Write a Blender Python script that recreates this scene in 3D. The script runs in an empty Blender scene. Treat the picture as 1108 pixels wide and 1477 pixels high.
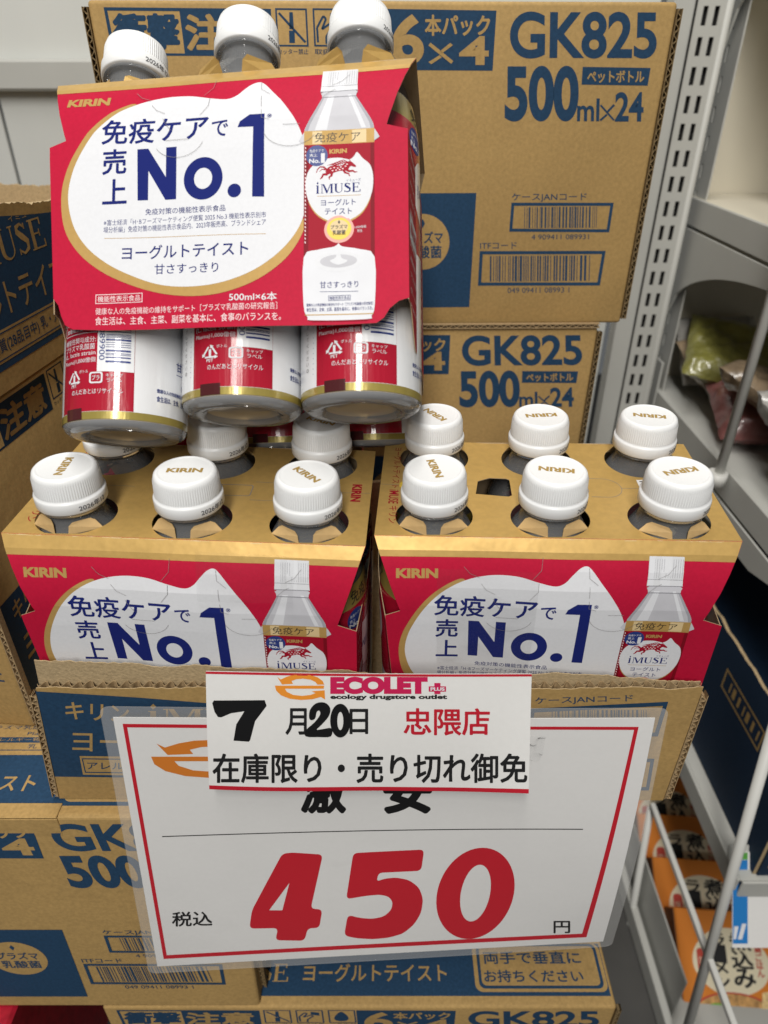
import bpy, bmesh, math, random
from mathutils import Vector, Matrix, Euler, noise
from mathutils.geometry import tessellate_polygon

random.seed(7)
SC = bpy.context.scene
COL = SC.collection
rad = math.radians

# ------------------------------------------------------------------ camera
cd = bpy.data.cameras.new("camera")
cam = bpy.data.objects.new("camera", cd)
COL.objects.link(cam)
cd.sensor_fit = 'VERTICAL'
cd.sensor_height = 36.0
cd.lens = 1000.0 / 1477.0 * 36.0
cd.clip_start = 0.02
cd.clip_end = 60
cam.location = (0, 0, 0)                 # everything is measured from the lens, metres
cam.rotation_euler = (rad(90 - 32), 0, 0)
cd.dof.use_dof = True
cd.dof.focus_distance = 0.43
cd.dof.aperture_fstop = 7.5
SC.camera = cam

# ------------------------------------------------------------------ light
w = bpy.data.worlds.new("World")
SC.world = w
w.use_nodes = True
w.node_tree.nodes['Background'].inputs[0].default_value = (0.93, 0.97, 1.0, 1)
w.node_tree.nodes['Background'].inputs[1].default_value = 0.10

def area(name, loc, tilt, sx, sy, power, col):
    l = bpy.data.lights.new(name, 'AREA')
    l.shape = 'RECTANGLE'; l.size = sx; l.size_y = sy; l.energy = power; l.color = col
    o = bpy.data.objects.new(name, l); COL.objects.link(o)
    o.location = loc; o.rotation_euler = (rad(tilt), 0, 0)
    return o
WARM = (1.0, 0.97, 0.915)
area("ceiling_tube_light", (-0.16, -1.25, 1.35), 28, 0.30, 1.6, 41, WARM)      # a row of tubes along the aisle
area("ceiling_tube_light", (-0.10, 0.30, 1.60), 4, 0.22, 1.3, 16, WARM)

SC.view_settings.view_transform = 'Standard'
SC.view_settings.look = 'None'
SC.view_settings.exposure = 0.17
SC.view_settings.gamma = 1.0
SC.view_settings.use_curve_mapping = False
SC.cycles.max_bounces = 10
SC.cycles.transmission_bounces = 10
SC.cycles.transparent_max_bounces = 12
SC.cycles.caustics_refractive = False
SC.cycles.caustics_reflective = False

# ------------------------------------------------------------------ materials
def mat(name, col, rough=0.5, metal=0.0, spec=0.5, trans=0.0, ior=1.45, alpha=1.0,
        vary=0.0, vscale=60.0, bump=0.0, bscale=200.0, stretch=(1, 1, 1), fibre=0.0, coat=0.0, mottle=0.0, bdist=0.001, wash=0.0, dent=0.0):
    m = bpy.data.materials.new(name)
    m.use_nodes = True
    nt = m.node_tree; b = nt.nodes['Principled BSDF']
    b.inputs['Base Color'].default_value = (*col, 1)
    b.inputs['Roughness'].default_value = rough
    b.inputs['Metallic'].default_value = metal
    b.inputs['Specular IOR Level'].default_value = spec
    b.inputs['Transmission Weight'].default_value = trans
    b.inputs['IOR'].default_value = ior
    b.inputs['Alpha'].default_value = alpha
    b.inputs['Coat Weight'].default_value = coat
    b.inputs['Coat Roughness'].default_value = 0.12
    m.diffuse_color = (*col, 1)
    tc = nt.nodes.new('ShaderNodeTexCoord')
    mp = nt.nodes.new('ShaderNodeMapping')
    mp.inputs['Scale'].default_value = stretch
    nt.links.new(tc.outputs['Object'], mp.inputs['Vector'])
    def nz(scale, detail, vec=None):
        n = nt.nodes.new('ShaderNodeTexNoise')
        n.inputs['Scale'].default_value = scale; n.inputs['Detail'].default_value = detail
        nt.links.new(vec or mp.outputs[0], n.inputs['Vector'])
        return n
    base = None
    def mul(fac_out, lo, hi):
        nonlocal base
        mr = nt.nodes.new('ShaderNodeMapRange')
        mr.inputs['From Min'].default_value = 0.3; mr.inputs['From Max'].default_value = 0.7
        mr.inputs['To Min'].default_value = lo; mr.inputs['To Max'].default_value = hi
        nt.links.new(fac_out, mr.inputs['Value'])
        vm = nt.nodes.new('ShaderNodeVectorMath'); vm.operation = 'SCALE'
        if base is None: vm.inputs[0].default_value = col
        else: nt.links.new(base, vm.inputs[0])
        nt.links.new(mr.outputs[0], vm.inputs['Scale'])
        base = vm.outputs[0]
    if vary: mul(nz(vscale, 6).outputs['Fac'], 1 - vary, 1 + vary)
    if mottle: mul(nz(9.0, 3).outputs['Fac'], 1 - mottle, 1 + mottle)
    if fibre:
        mp2 = nt.nodes.new('ShaderNodeMapping'); mp2.inputs['Scale'].default_value = (1, 1, 7)
        nt.links.new(tc.outputs['Object'], mp2.inputs['Vector'])
        mul(nz(420, 3, mp2.outputs[0]).outputs['Fac'], 1 - fibre, 1 + fibre)
    if base is not None: nt.links.new(base, b.inputs['Base Color'])
    if bump:
        bn = nt.nodes.new('ShaderNodeBump'); bn.inputs['Strength'].default_value = bump
        bn.inputs['Distance'].default_value = bdist
        h = nz(bscale, 4).outputs['Fac']
        def addh(src, k):
            nonlocal h
            ma = nt.nodes.new('ShaderNodeMath'); ma.operation = 'MULTIPLY_ADD'; ma.inputs[1].default_value = k
            nt.links.new(src, ma.inputs[0]); nt.links.new(h, ma.inputs[2]); h = ma.outputs[0]
        if wash:
            wv = nt.nodes.new('ShaderNodeTexWave'); wv.inputs['Scale'].default_value = 43.6; wv.inputs['Distortion'].default_value = .3
            nt.links.new(tc.outputs['Object'], wv.inputs['Vector']); addh(wv.outputs['Fac'], wash)
        if dent: addh(nz(16, 3).outputs['Fac'], dent)
        nt.links.new(h, bn.inputs['Height'])
        nt.links.new(bn.outputs[0], b.inputs['Normal'])
    return m

M = {}
M['kraft'] = mat('kraft_board', (.425, .275, .105), .7, spec=.28, vary=.10, vscale=350, fibre=.07, mottle=.10, bump=.16, bscale=160, wash=.16, dent=9.0)
M['kraft_raw'] = mat('kraft_raw_board', (.46, .345, .20), .9, spec=.1, vary=.14, vscale=500, fibre=.12, mottle=.08, bump=.4, bscale=500)
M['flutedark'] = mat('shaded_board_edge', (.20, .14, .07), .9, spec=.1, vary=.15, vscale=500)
M['flute'] = mat('kraft_flute', (.36, .255, .14), .9, spec=.1, vary=.15, vscale=500, bump=.2, bscale=500)
M['ink'] = mat('blue_flexo_ink', (.018, .055, .115), .7, spec=.25, vary=.14, vscale=420, fibre=.06, mottle=.05)
M['gold'] = mat('gold_carton_print', (.56, .36, .115), .40, metal=.3, spec=.4, vary=.06, vscale=260, mottle=.09, bump=.30, bscale=22, bdist=.004)
M['red'] = mat('red_carton_print', (.47, .009, .040), .55, spec=.14, vary=.05, vscale=500, mottle=.03, bump=.06, bscale=200)
M['cwhite'] = mat('white_carton_print', (.70, .71, .745), .55, spec=.14, vary=.02, vscale=500, mottle=.015, bump=.06, bscale=200)
M['navy'] = mat('navy_carton_print', (.012, .020, .15), .6, spec=.08)
M['goldink'] = mat('gold_carton_ink', (.46, .29, .095), .5, metal=.1, spec=.2, vary=.04, vscale=400)
M['palegold'] = mat('pale_gold_ink', (.68, .52, .28), .4, spec=.4)
M['pink'] = mat('pale_pink_ink', (.85, .66, .68), .5)
M['crease'] = mat('grey_perforation', (.22, .21, .21), .7)
M['inner'] = mat('carton_inside', (.42, .31, .19), .8, spec=.15, vary=.06, vscale=400, mottle=.05)
M['flap'] = mat('carton_flap', (.60, .41, .19), .6, spec=.3, vary=.05, vscale=300)
M['cap'] = mat('white_cap_plastic', (.84, .85, .86), .33, spec=.45)
M['capgold'] = mat('gold_cap_ink', (.50, .33, .10), .4, metal=.3)
M['dateink'] = mat('grey_date_ink', (.10, .10, .11), .6)
def clear_shell(name, tint, haze, facing):
    m = bpy.data.materials.new(name); m.use_nodes = True
    nt = m.node_tree; nt.nodes.clear()
    out = nt.nodes.new('ShaderNodeOutputMaterial')
    tr = nt.nodes.new('ShaderNodeBsdfTransparent'); tr.inputs[0].default_value = (*tint, 1)
    df = nt.nodes.new('ShaderNodeBsdfDiffuse'); df.inputs[0].default_value = (.72, .73, .75, 1)
    gl = nt.nodes.new('ShaderNodeBsdfGlossy'); gl.inputs['Roughness'].default_value = .05
    lw = nt.nodes.new('ShaderNodeLayerWeight'); lw.inputs['Blend'].default_value = facing
    n = nt.nodes.new('ShaderNodeTexNoise'); n.inputs['Scale'].default_value = 90
    bp = nt.nodes.new('ShaderNodeBump'); bp.inputs['Strength'].default_value = .35; bp.inputs['Distance'].default_value = .002
    tc = nt.nodes.new('ShaderNodeTexCoord'); nt.links.new(tc.outputs['Object'], n.inputs['Vector'])
    nt.links.new(n.outputs['Fac'], bp.inputs['Height']); nt.links.new(bp.outputs[0], gl.inputs['Normal']); nt.links.new(bp.outputs[0], lw.inputs['Normal'])
    m1 = nt.nodes.new('ShaderNodeMixShader'); m1.inputs[0].default_value = haze
    m2 = nt.nodes.new('ShaderNodeMixShader')
    nt.links.new(tr.outputs[0], m1.inputs[1]); nt.links.new(df.outputs[0], m1.inputs[2])
    nt.links.new(lw.outputs['Fresnel'], m2.inputs[0]); nt.links.new(m1.outputs[0], m2.inputs[1]); nt.links.new(gl.outputs[0], m2.inputs[2])
    nt.links.new(m2.outputs[0], out.inputs[0])
    return m
M['pet'] = clear_shell('clear_pet', (.96, .97, .98), .17, .24)
M['petrim'] = clear_shell('clear_pet_foot', (.93, .92, .90), .34, .34)
M['petbase'] = mat('milky_pet_base', (.44, .385, .31), .10, spec=.6, mottle=.08, bump=.15, bscale=80, coat=.5)
FILM = dict(spec=.5, coat=.7, bump=.35, bscale=55, stretch=(1.6, 1.6, .35), bdist=.002)
M['fwhite'] = mat('white_label_film', (.80, .81, .83), .28, **FILM)
M['fred'] = mat('red_label_film', (.40, .008, .028), .26, **FILM)
M['fgold'] = mat('gold_label_film', (.38, .30, .075), .3, metal=.3, **FILM)
M['fbrown'] = mat('brown_label_block', (.07, .012, .014), .28, **FILM)
M['fnavy'] = mat('navy_label_ink', (.02, .04, .20), .3)
M['paper'] = mat('white_paper', (.76, .755, .745), .55, spec=.3, vary=.012, vscale=300, mottle=.015, bump=.05, bscale=90)
M['sheet'] = mat('laminated_sheet', (.74, .735, .73), .30, spec=.45, coat=.35, vary=.01, vscale=300, mottle=.02, bump=.12, bscale=14, bdist=.004)
M['lam'] = mat('clear_laminate', (.80, .80, .79), .12, spec=.5, alpha=.14, bump=.2, bscale=60)
M['tape'] = clear_shell('clear_tape', (.99, .99, .99), .004, .07)
M['signred'] = mat('sign_red_ink', (.53, .014, .028), .34, spec=.45, coat=.3, mottle=.03)
M['stred'] = mat('sticker_red_ink', (.50, .012, .028), .5)
M['magenta'] = mat('sticker_magenta_ink', (.55, .012, .085), .5)
M['black'] = mat('black_marker_ink', (.006, .006, .007), .45)
M['toner'] = mat('black_toner', (.012, .012, .013), .5)
M['orange'] = mat('orange_logo_ink', (.80, .28, .03), .45)
M['dorange'] = mat('dull_orange_logo_ink', (.62, .19, .025), .4, coat=.3)
M['metal'] = mat('grey_painted_steel', (.50, .50, .47), .45, spec=.4, mottle=.04, bump=.03, bscale=300)
M['wmetal'] = mat('white_painted_steel', (.66, .66, .63), .42, spec=.45, mottle=.03, bump=.03, bscale=300)
M['beige'] = mat('cream_back_panel', (.72, .67, .55), .6, spec=.25, mottle=.03)
M['wpanel'] = mat('white_back_panel', (.66, .67, .64), .55, spec=.3, mottle=.03)
M['slot'] = mat('painted_gap_shade', (.01, .01, .01), .9)  # near-black colour standing in for shade inside slots and board flutes
M['dark'] = mat('dark_floor_vinyl', (.07, .068, .065), .6, mottle=.2)
M['navybox'] = mat('navy_case_board', (.012, .028, .06), .7, spec=.25, vary=.1, vscale=350, fibre=.05)
M['obox'] = mat('orange_noodle_box', (.70, .22, .025), .35, spec=.45, mottle=.05)
M['obrown'] = mat('brown_box_side', (.16, .07, .035), .5, vary=.2, vscale=200)
M['cream'] = mat('cream_print', (.80, .72, .52), .45)
M['bowl'] = mat('noodle_bowl_print', (.55, .30, .10), .45, vary=.45, vscale=120)
M['noodle'] = mat('noodle_print', (.78, .56, .26), .45, vary=.3, vscale=200)
M['green'] = mat('leek_print', (.22, .42, .07), .45, vary=.3, vscale=200)
M['chili'] = mat('red_stamp_print', (.50, .05, .03), .45)
M['tagblue'] = mat('price_tag_blue', (.02, .20, .55), .4)
M['taggreen'] = mat('price_tag_green', (.10, .35, .06), .4)
BAG = dict(spec=.5, coat=.8, bump=.9, bscale=38, bdist=.006)
M['bag_brown'] = mat('brown_pouch', (.27, .20, .13), .35, vary=.3, vscale=30, **BAG)
M['bag_maroon'] = mat('maroon_pouch', (.22, .085, .08), .35, vary=.3, vscale=30, **BAG)
M['bag_grey'] = mat('silver_pouch', (.34, .33, .31), .3, vary=.3, vscale=35, **BAG)
M['bag_olive'] = mat('olive_pouch', (.22, .21, .05), .35, vary=.4, vscale=30, **BAG)
M['redbag'] = mat('red_packet', (.40, .012, .03), .35, vary=.2, vscale=120)
M['yellow'] = mat('yellow_print', (.80, .56, .05), .4)

# ------------------------------------------------------------------ objects
def link(name, me, parent=None):
    o = bpy.data.objects.new(name, me); COL.objects.link(o)
    if parent is not None: o.parent = parent
    return o
def thing(name, label, cat, loc=(0, 0, 0), rot=(0, 0, 0), group=None):
    o = link(name, None); o.location = loc; o.rotation_euler = rot
    o.empty_display_size = .02
    return tag(o, label, cat, group)
def tag(o, label, cat, group=None):
    o['label'] = label; o['category'] = cat
    if group: o['group'] = group
    return o
def mesh_from(name, verts, faces, mats, midx=None, smooth=False):
    me = bpy.data.meshes.new(name)
    me.from_pydata([tuple(v) for v in verts], [], faces)
    for m in mats: me.materials.append(M[m])
    if midx: me.polygons.foreach_set('material_index', midx)
    if smooth: me.polygons.foreach_set('use_smooth', [True] * len(faces))
    me.update()
    return me
def bm_obj(name, bm, mats, parent=None, smooth=False):
    me = bpy.data.meshes.new(name)
    bm.to_mesh(me); bm.free()
    for m in mats: me.materials.append(M[m])
    if smooth: me.polygons.foreach_set('use_smooth', [True] * len(me.polygons))
    return link(name, me, parent)
def copy_thing(src, loc, rot, label):
    c = src.copy(); COL.objects.link(c); c.location = loc; c.rotation_euler = rot; c['label'] = label
    for ch in src.children:
        k = ch.copy(); COL.objects.link(k); k.parent = c
        for g in ch.children:
            q = g.copy(); COL.objects.link(q); q.parent = k
    return c
def add_box(bm, x0, x1, y0, y1, z0, z1, bev=0.0, seg=2, mi=0, mtx=None):
    r = bmesh.ops.create_cube(bm, size=1)
    vs = r['verts']
    for v in vs:
        v.co = Vector(((x0 + x1) / 2 + v.co.x * (x1 - x0), (y0 + y1) / 2 + v.co.y * (y1 - y0), (z0 + z1) / 2 + v.co.z * (z1 - z0)))
    fs = {f for v in vs for f in v.link_faces}
    if bev:
        es = list({e for v in vs for e in v.link_edges})
        rb = bmesh.ops.bevel(bm, geom=es, offset=bev, segments=seg, affect='EDGES', profile=.5)
        fs = set(rb['faces']) | {f for f in fs if f.is_valid}
        vs = list({v for f in fs for v in f.verts})
        fs = {f for v in vs for f in v.link_faces}
    for f in fs: f.material_index = mi
    if mtx: bmesh.ops.transform(bm, matrix=mtx, verts=vs)
def add_tube(bm, p, q, r, n=14, mi=0):
    p, q = Vector(p), Vector(q); d = q - p
    m = Matrix.Translation((p + q) / 2) @ d.to_track_quat('Z', 'Y').to_matrix().to_4x4()
    rr = bmesh.ops.create_cone(bm, cap_ends=True, segments=n, radius1=r, radius2=r, depth=d.length, matrix=m)
    for v in rr['verts']:
        for f in v.link_faces: f.material_index = mi; f.smooth = len(f.verts) == 4
def lathe(prof, n, rib=None):
    vs, fs = [], []
    for i, (r, z) in enumerate(prof):
        for k in range(n):
            a = 2 * math.pi * k / n
            rr = r + (rib(i, k) if rib else 0)
            vs.append((rr * math.sin(a), -rr * math.cos(a), z))
    for i in range(len(prof) - 1):
        for k in range(n):
            k2 = (k + 1) % n
            fs.append((i * n + k, i * n + k2, (i + 1) * n + k2, (i + 1) * n + k))
    return vs, fs

# ------------------------------------------------------------------ printed artwork
_TX = {}
def glyphs(s, bold=0.0, shear=0.0):
    key = (s, bold, shear)
    if key in _TX: return _TX[key]
    cu = bpy.data.curves.new('t', 'FONT')
    cu.body = s; cu.size = 1; cu.offset = bold; cu.resolution_u = 10 if bold > .02 and len(s) < 7 else 3; cu.shear = shear
    o = bpy.data.objects.new('t', cu); COL.objects.link(o)
    bpy.context.view_layer.update()
    me = o.evaluated_get(bpy.context.evaluated_depsgraph_get()).to_mesh()
    v = [(p.co.x, p.co.y) for p in me.vertices]
    f = [tuple(p.vertices) for p in me.polygons]
    o.evaluated_get(bpy.context.evaluated_depsgraph_get()).to_mesh_clear()
    bpy.data.objects.remove(o); bpy.data.curves.remove(cu)
    _TX[key] = (v, f)
    return v, f
def homog(src, dst):
    import numpy as np
    A = []
    for (x, y), (u, v) in zip(src, dst):
        A += [[x, y, 1, 0, 0, 0, -u * x, -u * y, -u], [0, 0, 0, x, y, 1, -v * x, -v * y, -v]]
    H = np.linalg.svd(np.array(A, float))[2][-1].reshape(3, 3)
    H = [[float(c) for c in r] for r in H]
    def f(x, y):
        d = H[2][0] * x + H[2][1] * y + H[2][2]
        return ((H[0][0] * x + H[0][1] * y + H[0][2]) / d, (H[1][0] * x + H[1][1] * y + H[1][2]) / d)
    return f
def traced(surf, org):
    """artwork traced in picture units onto a bent sheet: finds the point of the sheet a picture point lies on"""
    F, cp, sp = 1000.0, math.cos(rad(32)), math.sin(rad(32))
    def pr(u, v):
        p = surf(u, v, 0) + org
        d = p.y * cp - p.z * sp
        return 554 + F * p.x / d, 738.5 - F * (p.y * sp + p.z * cp) / d
    memo = {}
    def T(x, y):
        k = (round(x, 4), round(y, 4))
        if k in memo: return memo[k]
        u = v = .5; e = 1e-4
        for _ in range(7):
            a, b = pr(u, v); a1, b1 = pr(u + e, v); a2, b2 = pr(u, v + e)
            j11, j21, j12, j22 = (a1 - a) / e, (b1 - b) / e, (a2 - a) / e, (b2 - b) / e
            det = j11 * j22 - j12 * j21
            du = ((x - a) * j22 - (y - b) * j12) / det; dv = ((y - b) * j11 - (x - a) * j21) / det
            u += du; v += dv
            if abs(du) + abs(dv) < 1e-6: break
        memo[k] = (u, v)
        return u, v
    return T
def smooth_loop(pts, n=6):
    out = []; N = len(pts)
    for i in range(N):
        p0, p1, p2, p3 = [Vector(pts[(i + k - 1) % N][:2]) for k in range(4)]
        for j in range(n):
            t = j / n
            out.append(tuple(.5 * ((2 * p1) + (-p0 + p2) * t + (2 * p0 - 5 * p1 + 4 * p2 - p3) * t * t + (-p0 + 3 * p1 - 3 * p2 + p3) * t ** 3)))
    return out
def ell(cx, cy, rx, ry, n=48, a0=0, a1=360):
    return [(cx + rx * math.cos(rad(a0 + (a1 - a0) * i / n)), cy + ry * math.sin(rad(a0 + (a1 - a0) * i / n))) for i in range(n + (0 if a1 - a0 == 360 else 1))]
def rrect(x0, y0, x1, y1, r, n=5):
    o = []
    for cx, cy, a in ((x1 - r, y1 - r, 0), (x0 + r, y1 - r, 90), (x0 + r, y0 + r, 180), (x1 - r, y0 + r, 270)):
        o += [(cx + r * math.cos(rad(a + 90 * i / n)), cy + r * math.sin(rad(a + 90 * i / n))) for i in range(n + 1)]
    return o
def rc(x0, y0, x1, y1): return [(x0, y0), (x1, y0), (x1, y1), (x0, y1)]

def rounded(pts, r, n=4):
    out = []; N = len(pts)
    for i in range(N):
        a, b, c = Vector(pts[i - 1]), Vector(pts[i]), Vector(pts[(i + 1) % N])
        k = min(r, (a - b).length * .45, (c - b).length * .45)
        p, q = b + (a - b).normalized() * k, b + (c - b).normalized() * k
        out += [tuple(p.lerp(b, t).lerp(b.lerp(q, t), t)) for t in [j / n for j in range(n + 1)]]
    return out
class Art:
    """flat artwork: coloured shapes and lettering in artwork units, y downwards"""
    def __init__(s, T=None): s.items = []; s.T = T or (lambda x, y: (x, y))
    def raw(s, v, f, m, lay): s.items.append(([s.T(*p) for p in v], f, m, lay))
    def poly(s, m, lay, *loops):
        ls = [[Vector((x, y, 0)) for x, y in l] for l in loops]
        tr = tessellate_polygon(ls)
        s.raw([p for l in loops for p in l], [tuple(t) for t in tr], m, lay)
    def rect(s, m, lay, *r): s.poly(m, lay, rc(*r))
    def frame(s, m, lay, x0, y0, x1, y1, t, t2=None):
        t2 = t2 or t
        s.rect(m, lay, x0, y0, x1, y0 + t2); s.rect(m, lay, x0, y1 - t2, x1, y1)
        s.rect(m, lay, x0, y0 + t2, x0 + t, y1 - t2); s.rect(m, lay, x1 - t, y0 + t2, x1, y1 - t2)
    def quadframe(s, m, lay, q, t):
        c = (sum(p[0] for p in q) / 4, sum(p[1] for p in q) / 4)
        iq = []
        for i in range(4):
            a, b, d = Vector(q[i]), Vector(q[(i + 1) % 4]), Vector(q[(i - 1) % 4])
            e1 = (b - a).normalized(); e2 = (d - a).normalized()
            iq.append(tuple(a + (e1 + e2) * t))
        for i in range(4):
            j = (i + 1) % 4
            s.poly(m, lay, [q[i], q[j], iq[j], iq[i]])
    def line(s, m, lay, pts, w):
        for (ax, ay), (bx, by) in zip(pts, pts[1:]):
            d = Vector((bx - ax, by - ay))
            if d.length < 1e-9: continue
            n = Vector((-d.y, d.x)).normalized() * w / 2
            s.poly(m, lay, [(ax + n.x, ay + n.y), (bx + n.x, by + n.y), (bx - n.x, by - n.y), (ax - n.x, ay - n.y)])
    def text(s, t, m, lay, x0, y0, x1, y1, bold=0.0, shear=0.0, turn=0, dy=0.0):
        """lettering fitted to a box; turn 90 / -90 / 180 rotates it, dy drops its right end"""
        wide = 0
        if any(ord(c) > 0x2000 for c in t): wide, bold = bold, 0.0
        v, f = glyphs(t, bold, shear)
        if not v: return
        if turn == 90: v = [(y, -x) for x, y in v]
        elif turn == -90: v = [(-y, x) for x, y in v]
        elif turn == 180: v = [(-x, -y) for x, y in v]
        ax = min(p[0] for p in v); bx = max(p[0] for p in v); ay = min(p[1] for p in v); by = max(p[1] for p in v)
        kx = (x1 - x0) / max(bx - ax, 1e-9); ky = (y1 - y0) / max(by - ay, 1e-9)
        pl = [(x0 + (x - ax) * kx, y1 - (y - ay) * ky + dy * (x - ax) / max(bx - ax, 1e-9)) for x, y in v]
        if not wide: s.raw(pl, f, m, lay); return
        n = 4 if wide < .012 else 8 if wide < .03 else 12
        for k in range(n):                       # heavier strokes: the same glyph struck a few times round a small circle
            a = 2 * math.pi * (k + .5) / n
            dx, dy_ = wide * math.cos(a) * abs(kx), wide * math.sin(a) * abs(ky)
            s.raw([(x + dx, y + dy_) for x, y in pl], f, m, lay + .02 * k)
        if wide > .03: s.raw(pl, f, m, lay + .25)
    def barcode(s, m, lay, x0, y0, x1, y1, seed, n=30, horiz=False, dense=.55):
        r = random.Random(seed)
        L = (y1 - y0) if horiz else (x1 - x0)
        ws = [(r.choice((1, 1, 2, 3)), r.choice((1, 1, 2, 2, 3))) for _ in range(n)]
        tot = sum(a + b for a, b in ws); k = L / tot; p = 0
        for a, b in ws:
            if horiz: s.rect(m, lay, x0, y0 + p * k, x1, y0 + (p + a * dense * 1.6) * k)
            else: s.rect(m, lay, x0 + p * k, y0, x0 + (p + a * dense * 1.6) * k, y1)
            p += a + b
    def imuse(s, m, lay, x0, y0, x1, y1):
        W, H = x1 - x0, y1 - y0
        X = lambda u: x0 + u * W
        Y = lambda v: y0 + v * H
        th, tn, sf = .040, .016, .05
        def R(a, b, c, d): s.rect(m, lay, X(a), Y(b), X(c), Y(d))
        def P(*p): s.poly(m, lay, [(X(a), Y(b)) for a, b in p])
        P((.035, -.28), (.056, -.12), (.035, .04), (.014, -.12))                                  # the drop over the i
        R(.015, .12, .055, .95); R(0, .95, .07, 1); R(0, .12, .015, .17)
        R(.125, 0, .14, .95); R(.105, .95, .16, 1); R(.325, 0, .365, .95); R(.305, .95, .385, 1); R(.105, 0, .125, .05); R(.365, 0, .385, .05)
        P((.14, 0), (.178, 0), (.25, .72), (.25, 1.0), (.228, 1.0)); P((.2505, .72), (.313, 0), (.3245, 0), (.3245, .08), (.2505, 1.0))
        R(.42, 0, .46, .70); R(.40, 0, .42, .05); R(.46, 0, .48, .05); R(.565, 0, .58, .70); R(.545, 0, .565, .05); R(.58, 0, .60, .05)
        s.poly(m, lay, [(X(.5 + .08 * math.cos(a)), Y(.70 + .30 * math.sin(a))) for a in [math.pi * i / 12 for i in range(13)]] +
               [(X(.5125 + .0525 * math.cos(a)), Y(.70 + .24 * math.sin(a))) for a in [math.pi * (12 - i) / 12 for i in range(13)]])
        pts = [(.745, .16), (.70, .035), (.652, .10), (.648, .25), (.70, .44), (.752, .62), (.748, .85), (.69, .965), (.635, .83)]
        wd = [.016, .02, .034, .045, .052, .045, .034, .02, .016]
        L = []; Rr = []
        for i, (a, b) in enumerate(pts):
            q = pts[min(i + 1, len(pts) - 1)]; p = pts[max(i - 1, 0)]
            d = Vector(((q[0] - p[0]) * W, (q[1] - p[1]) * H)).normalized()
            L.append((X(a) - d.y * wd[i] * W / 2, Y(b) + d.x * wd[i] * W / 2)); Rr.append((X(a) + d.y * wd[i] * W / 2, Y(b) - d.x * wd[i] * W / 2))
        for i in range(len(pts) - 1): s.poly(m, lay, [L[i], L[i + 1], Rr[i + 1], Rr[i]])
        R(.737, .03, .75, .22); R(.63, .78, .643, .98)
        R(.815, 0, .855, 1); R(.795, 0, .815, .05); R(.795, .95, .815, 1)
        R(.855, 0, .96, .055); R(.945, .055, .96, .24); R(.855, .46, .93, .515); R(.917, .36, .93, .46); R(.917, .515, .93, .61); R(.855, .945, .985, 1); R(.968, .74, .985, .945)
    def build(s, name, surf, parent, ku=(), kv=(), dh=.00012, h0=.00012):
        mats = []; V = []; F = []; MI = []
        for v, f, m, lay in s.items:
            if m not in mats: mats.append(m)
            mi = mats.index(m)
            us = [p[0] for p in v]; vs = [p[1] for p in v]
            cu = [k for k in ku if min(us) < k < max(us)]; cv = [k for k in kv if min(vs) < k < max(vs)]
            if cu or cv:
                bm = bmesh.new()
                bv = [bm.verts.new((x, y, 0)) for x, y in v]
                for q in f:
                    if len(set(q)) == len(q):
                        try: bm.faces.new([bv[i] for i in q])
                        except ValueError: pass
                for k in cu:
                    bmesh.ops.bisect_plane(bm, geom=bm.verts[:] + bm.edges[:] + bm.faces[:], plane_co=(k, 0, 0), plane_no=(1, 0, 0))
                for k in cv:
                    bmesh.ops.bisect_plane(bm, geom=bm.verts[:] + bm.edges[:] + bm.faces[:], plane_co=(0, k, 0), plane_no=(0, 1, 0))
                bm.verts.index_update()
                v = [(q.co.x, q.co.y) for q in bm.verts]; f = [tuple(q.index for q in fc.verts) for fc in bm.faces]
                bm.free()
            b = len(V)
            h = h0 + lay * dh
            V += [surf(x, y, h) for x, y in v]
            F += [tuple(i + b for i in q) for q in f]; MI += [mi] * len(f)
        return link(name, mesh_from(name, V, F, mats, MI), parent)

def sheet(name, loops, surf, mats, parent=None, ku=(), kv=(), th=.0005, smooth=True):
    """a board cut to an outline, laid on a surface and given its thickness; mats = (front, back)"""
    ls = [[Vector((x, y, 0)) for x, y in l] for l in loops]
    bm = bmesh.new()
    bv = [bm.verts.new(p) for l in ls for p in l]
    for t in tessellate_polygon(ls):
        if len(set(t)) == 3:
            try: bm.faces.new([bv[i] for i in t])
            except ValueError: pass
    bmesh.ops.recalc_face_normals(bm, faces=bm.faces)
    for f in bm.faces:
        if f.normal.z < 0: f.normal_flip()
    for ax, ks in ((0, ku), (1, kv)):
        for k in ks:
            co = [0, 0, 0]; no = [0, 0, 0]; co[ax] = k; no[ax] = 1
            bmesh.ops.bisect_plane(bm, geom=bm.verts[:] + bm.edges[:] + bm.faces[:], plane_co=co, plane_no=no)
    bm.verts.index_update()
    n = len(bm.verts)
    V = [surf(v.co.x, v.co.y, 0) for v in bm.verts] + [surf(v.co.x, v.co.y, -th) for v in bm.verts]
    F = []; MI = []
    for f in bm.faces:
        ix = [v.index for v in f.verts]
        F.append(tuple(ix)); MI.append(0); F.append(tuple(i + n for i in reversed(ix))); MI.append(1)
    for e in bm.edges:
        if len(e.link_faces) == 1:
            a, b = e.verts[0].index, e.verts[1].index
            F.append((a, b, b + n, a + n)); MI.append(1)
    bm.free()
    me = mesh_from(name, V, F, mats, MI)
    if smooth:
        me.polygons.foreach_set('use_smooth', [m < 2 and len(F[i]) >= 3 for i, m in enumerate(MI)])
        bmx = bmesh.new(); bmx.from_mesh(me)
        for e in bmx.edges:
            if len(e.link_faces) == 2 and e.calc_face_angle(0) > rad(40): e.smooth = False
        bmx.to_mesh(me); bmx.free()
    return link(name, me, parent)

def frange(a, b, n): return [a + (b - a) * i / n for i in range(n + 1)]

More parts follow.
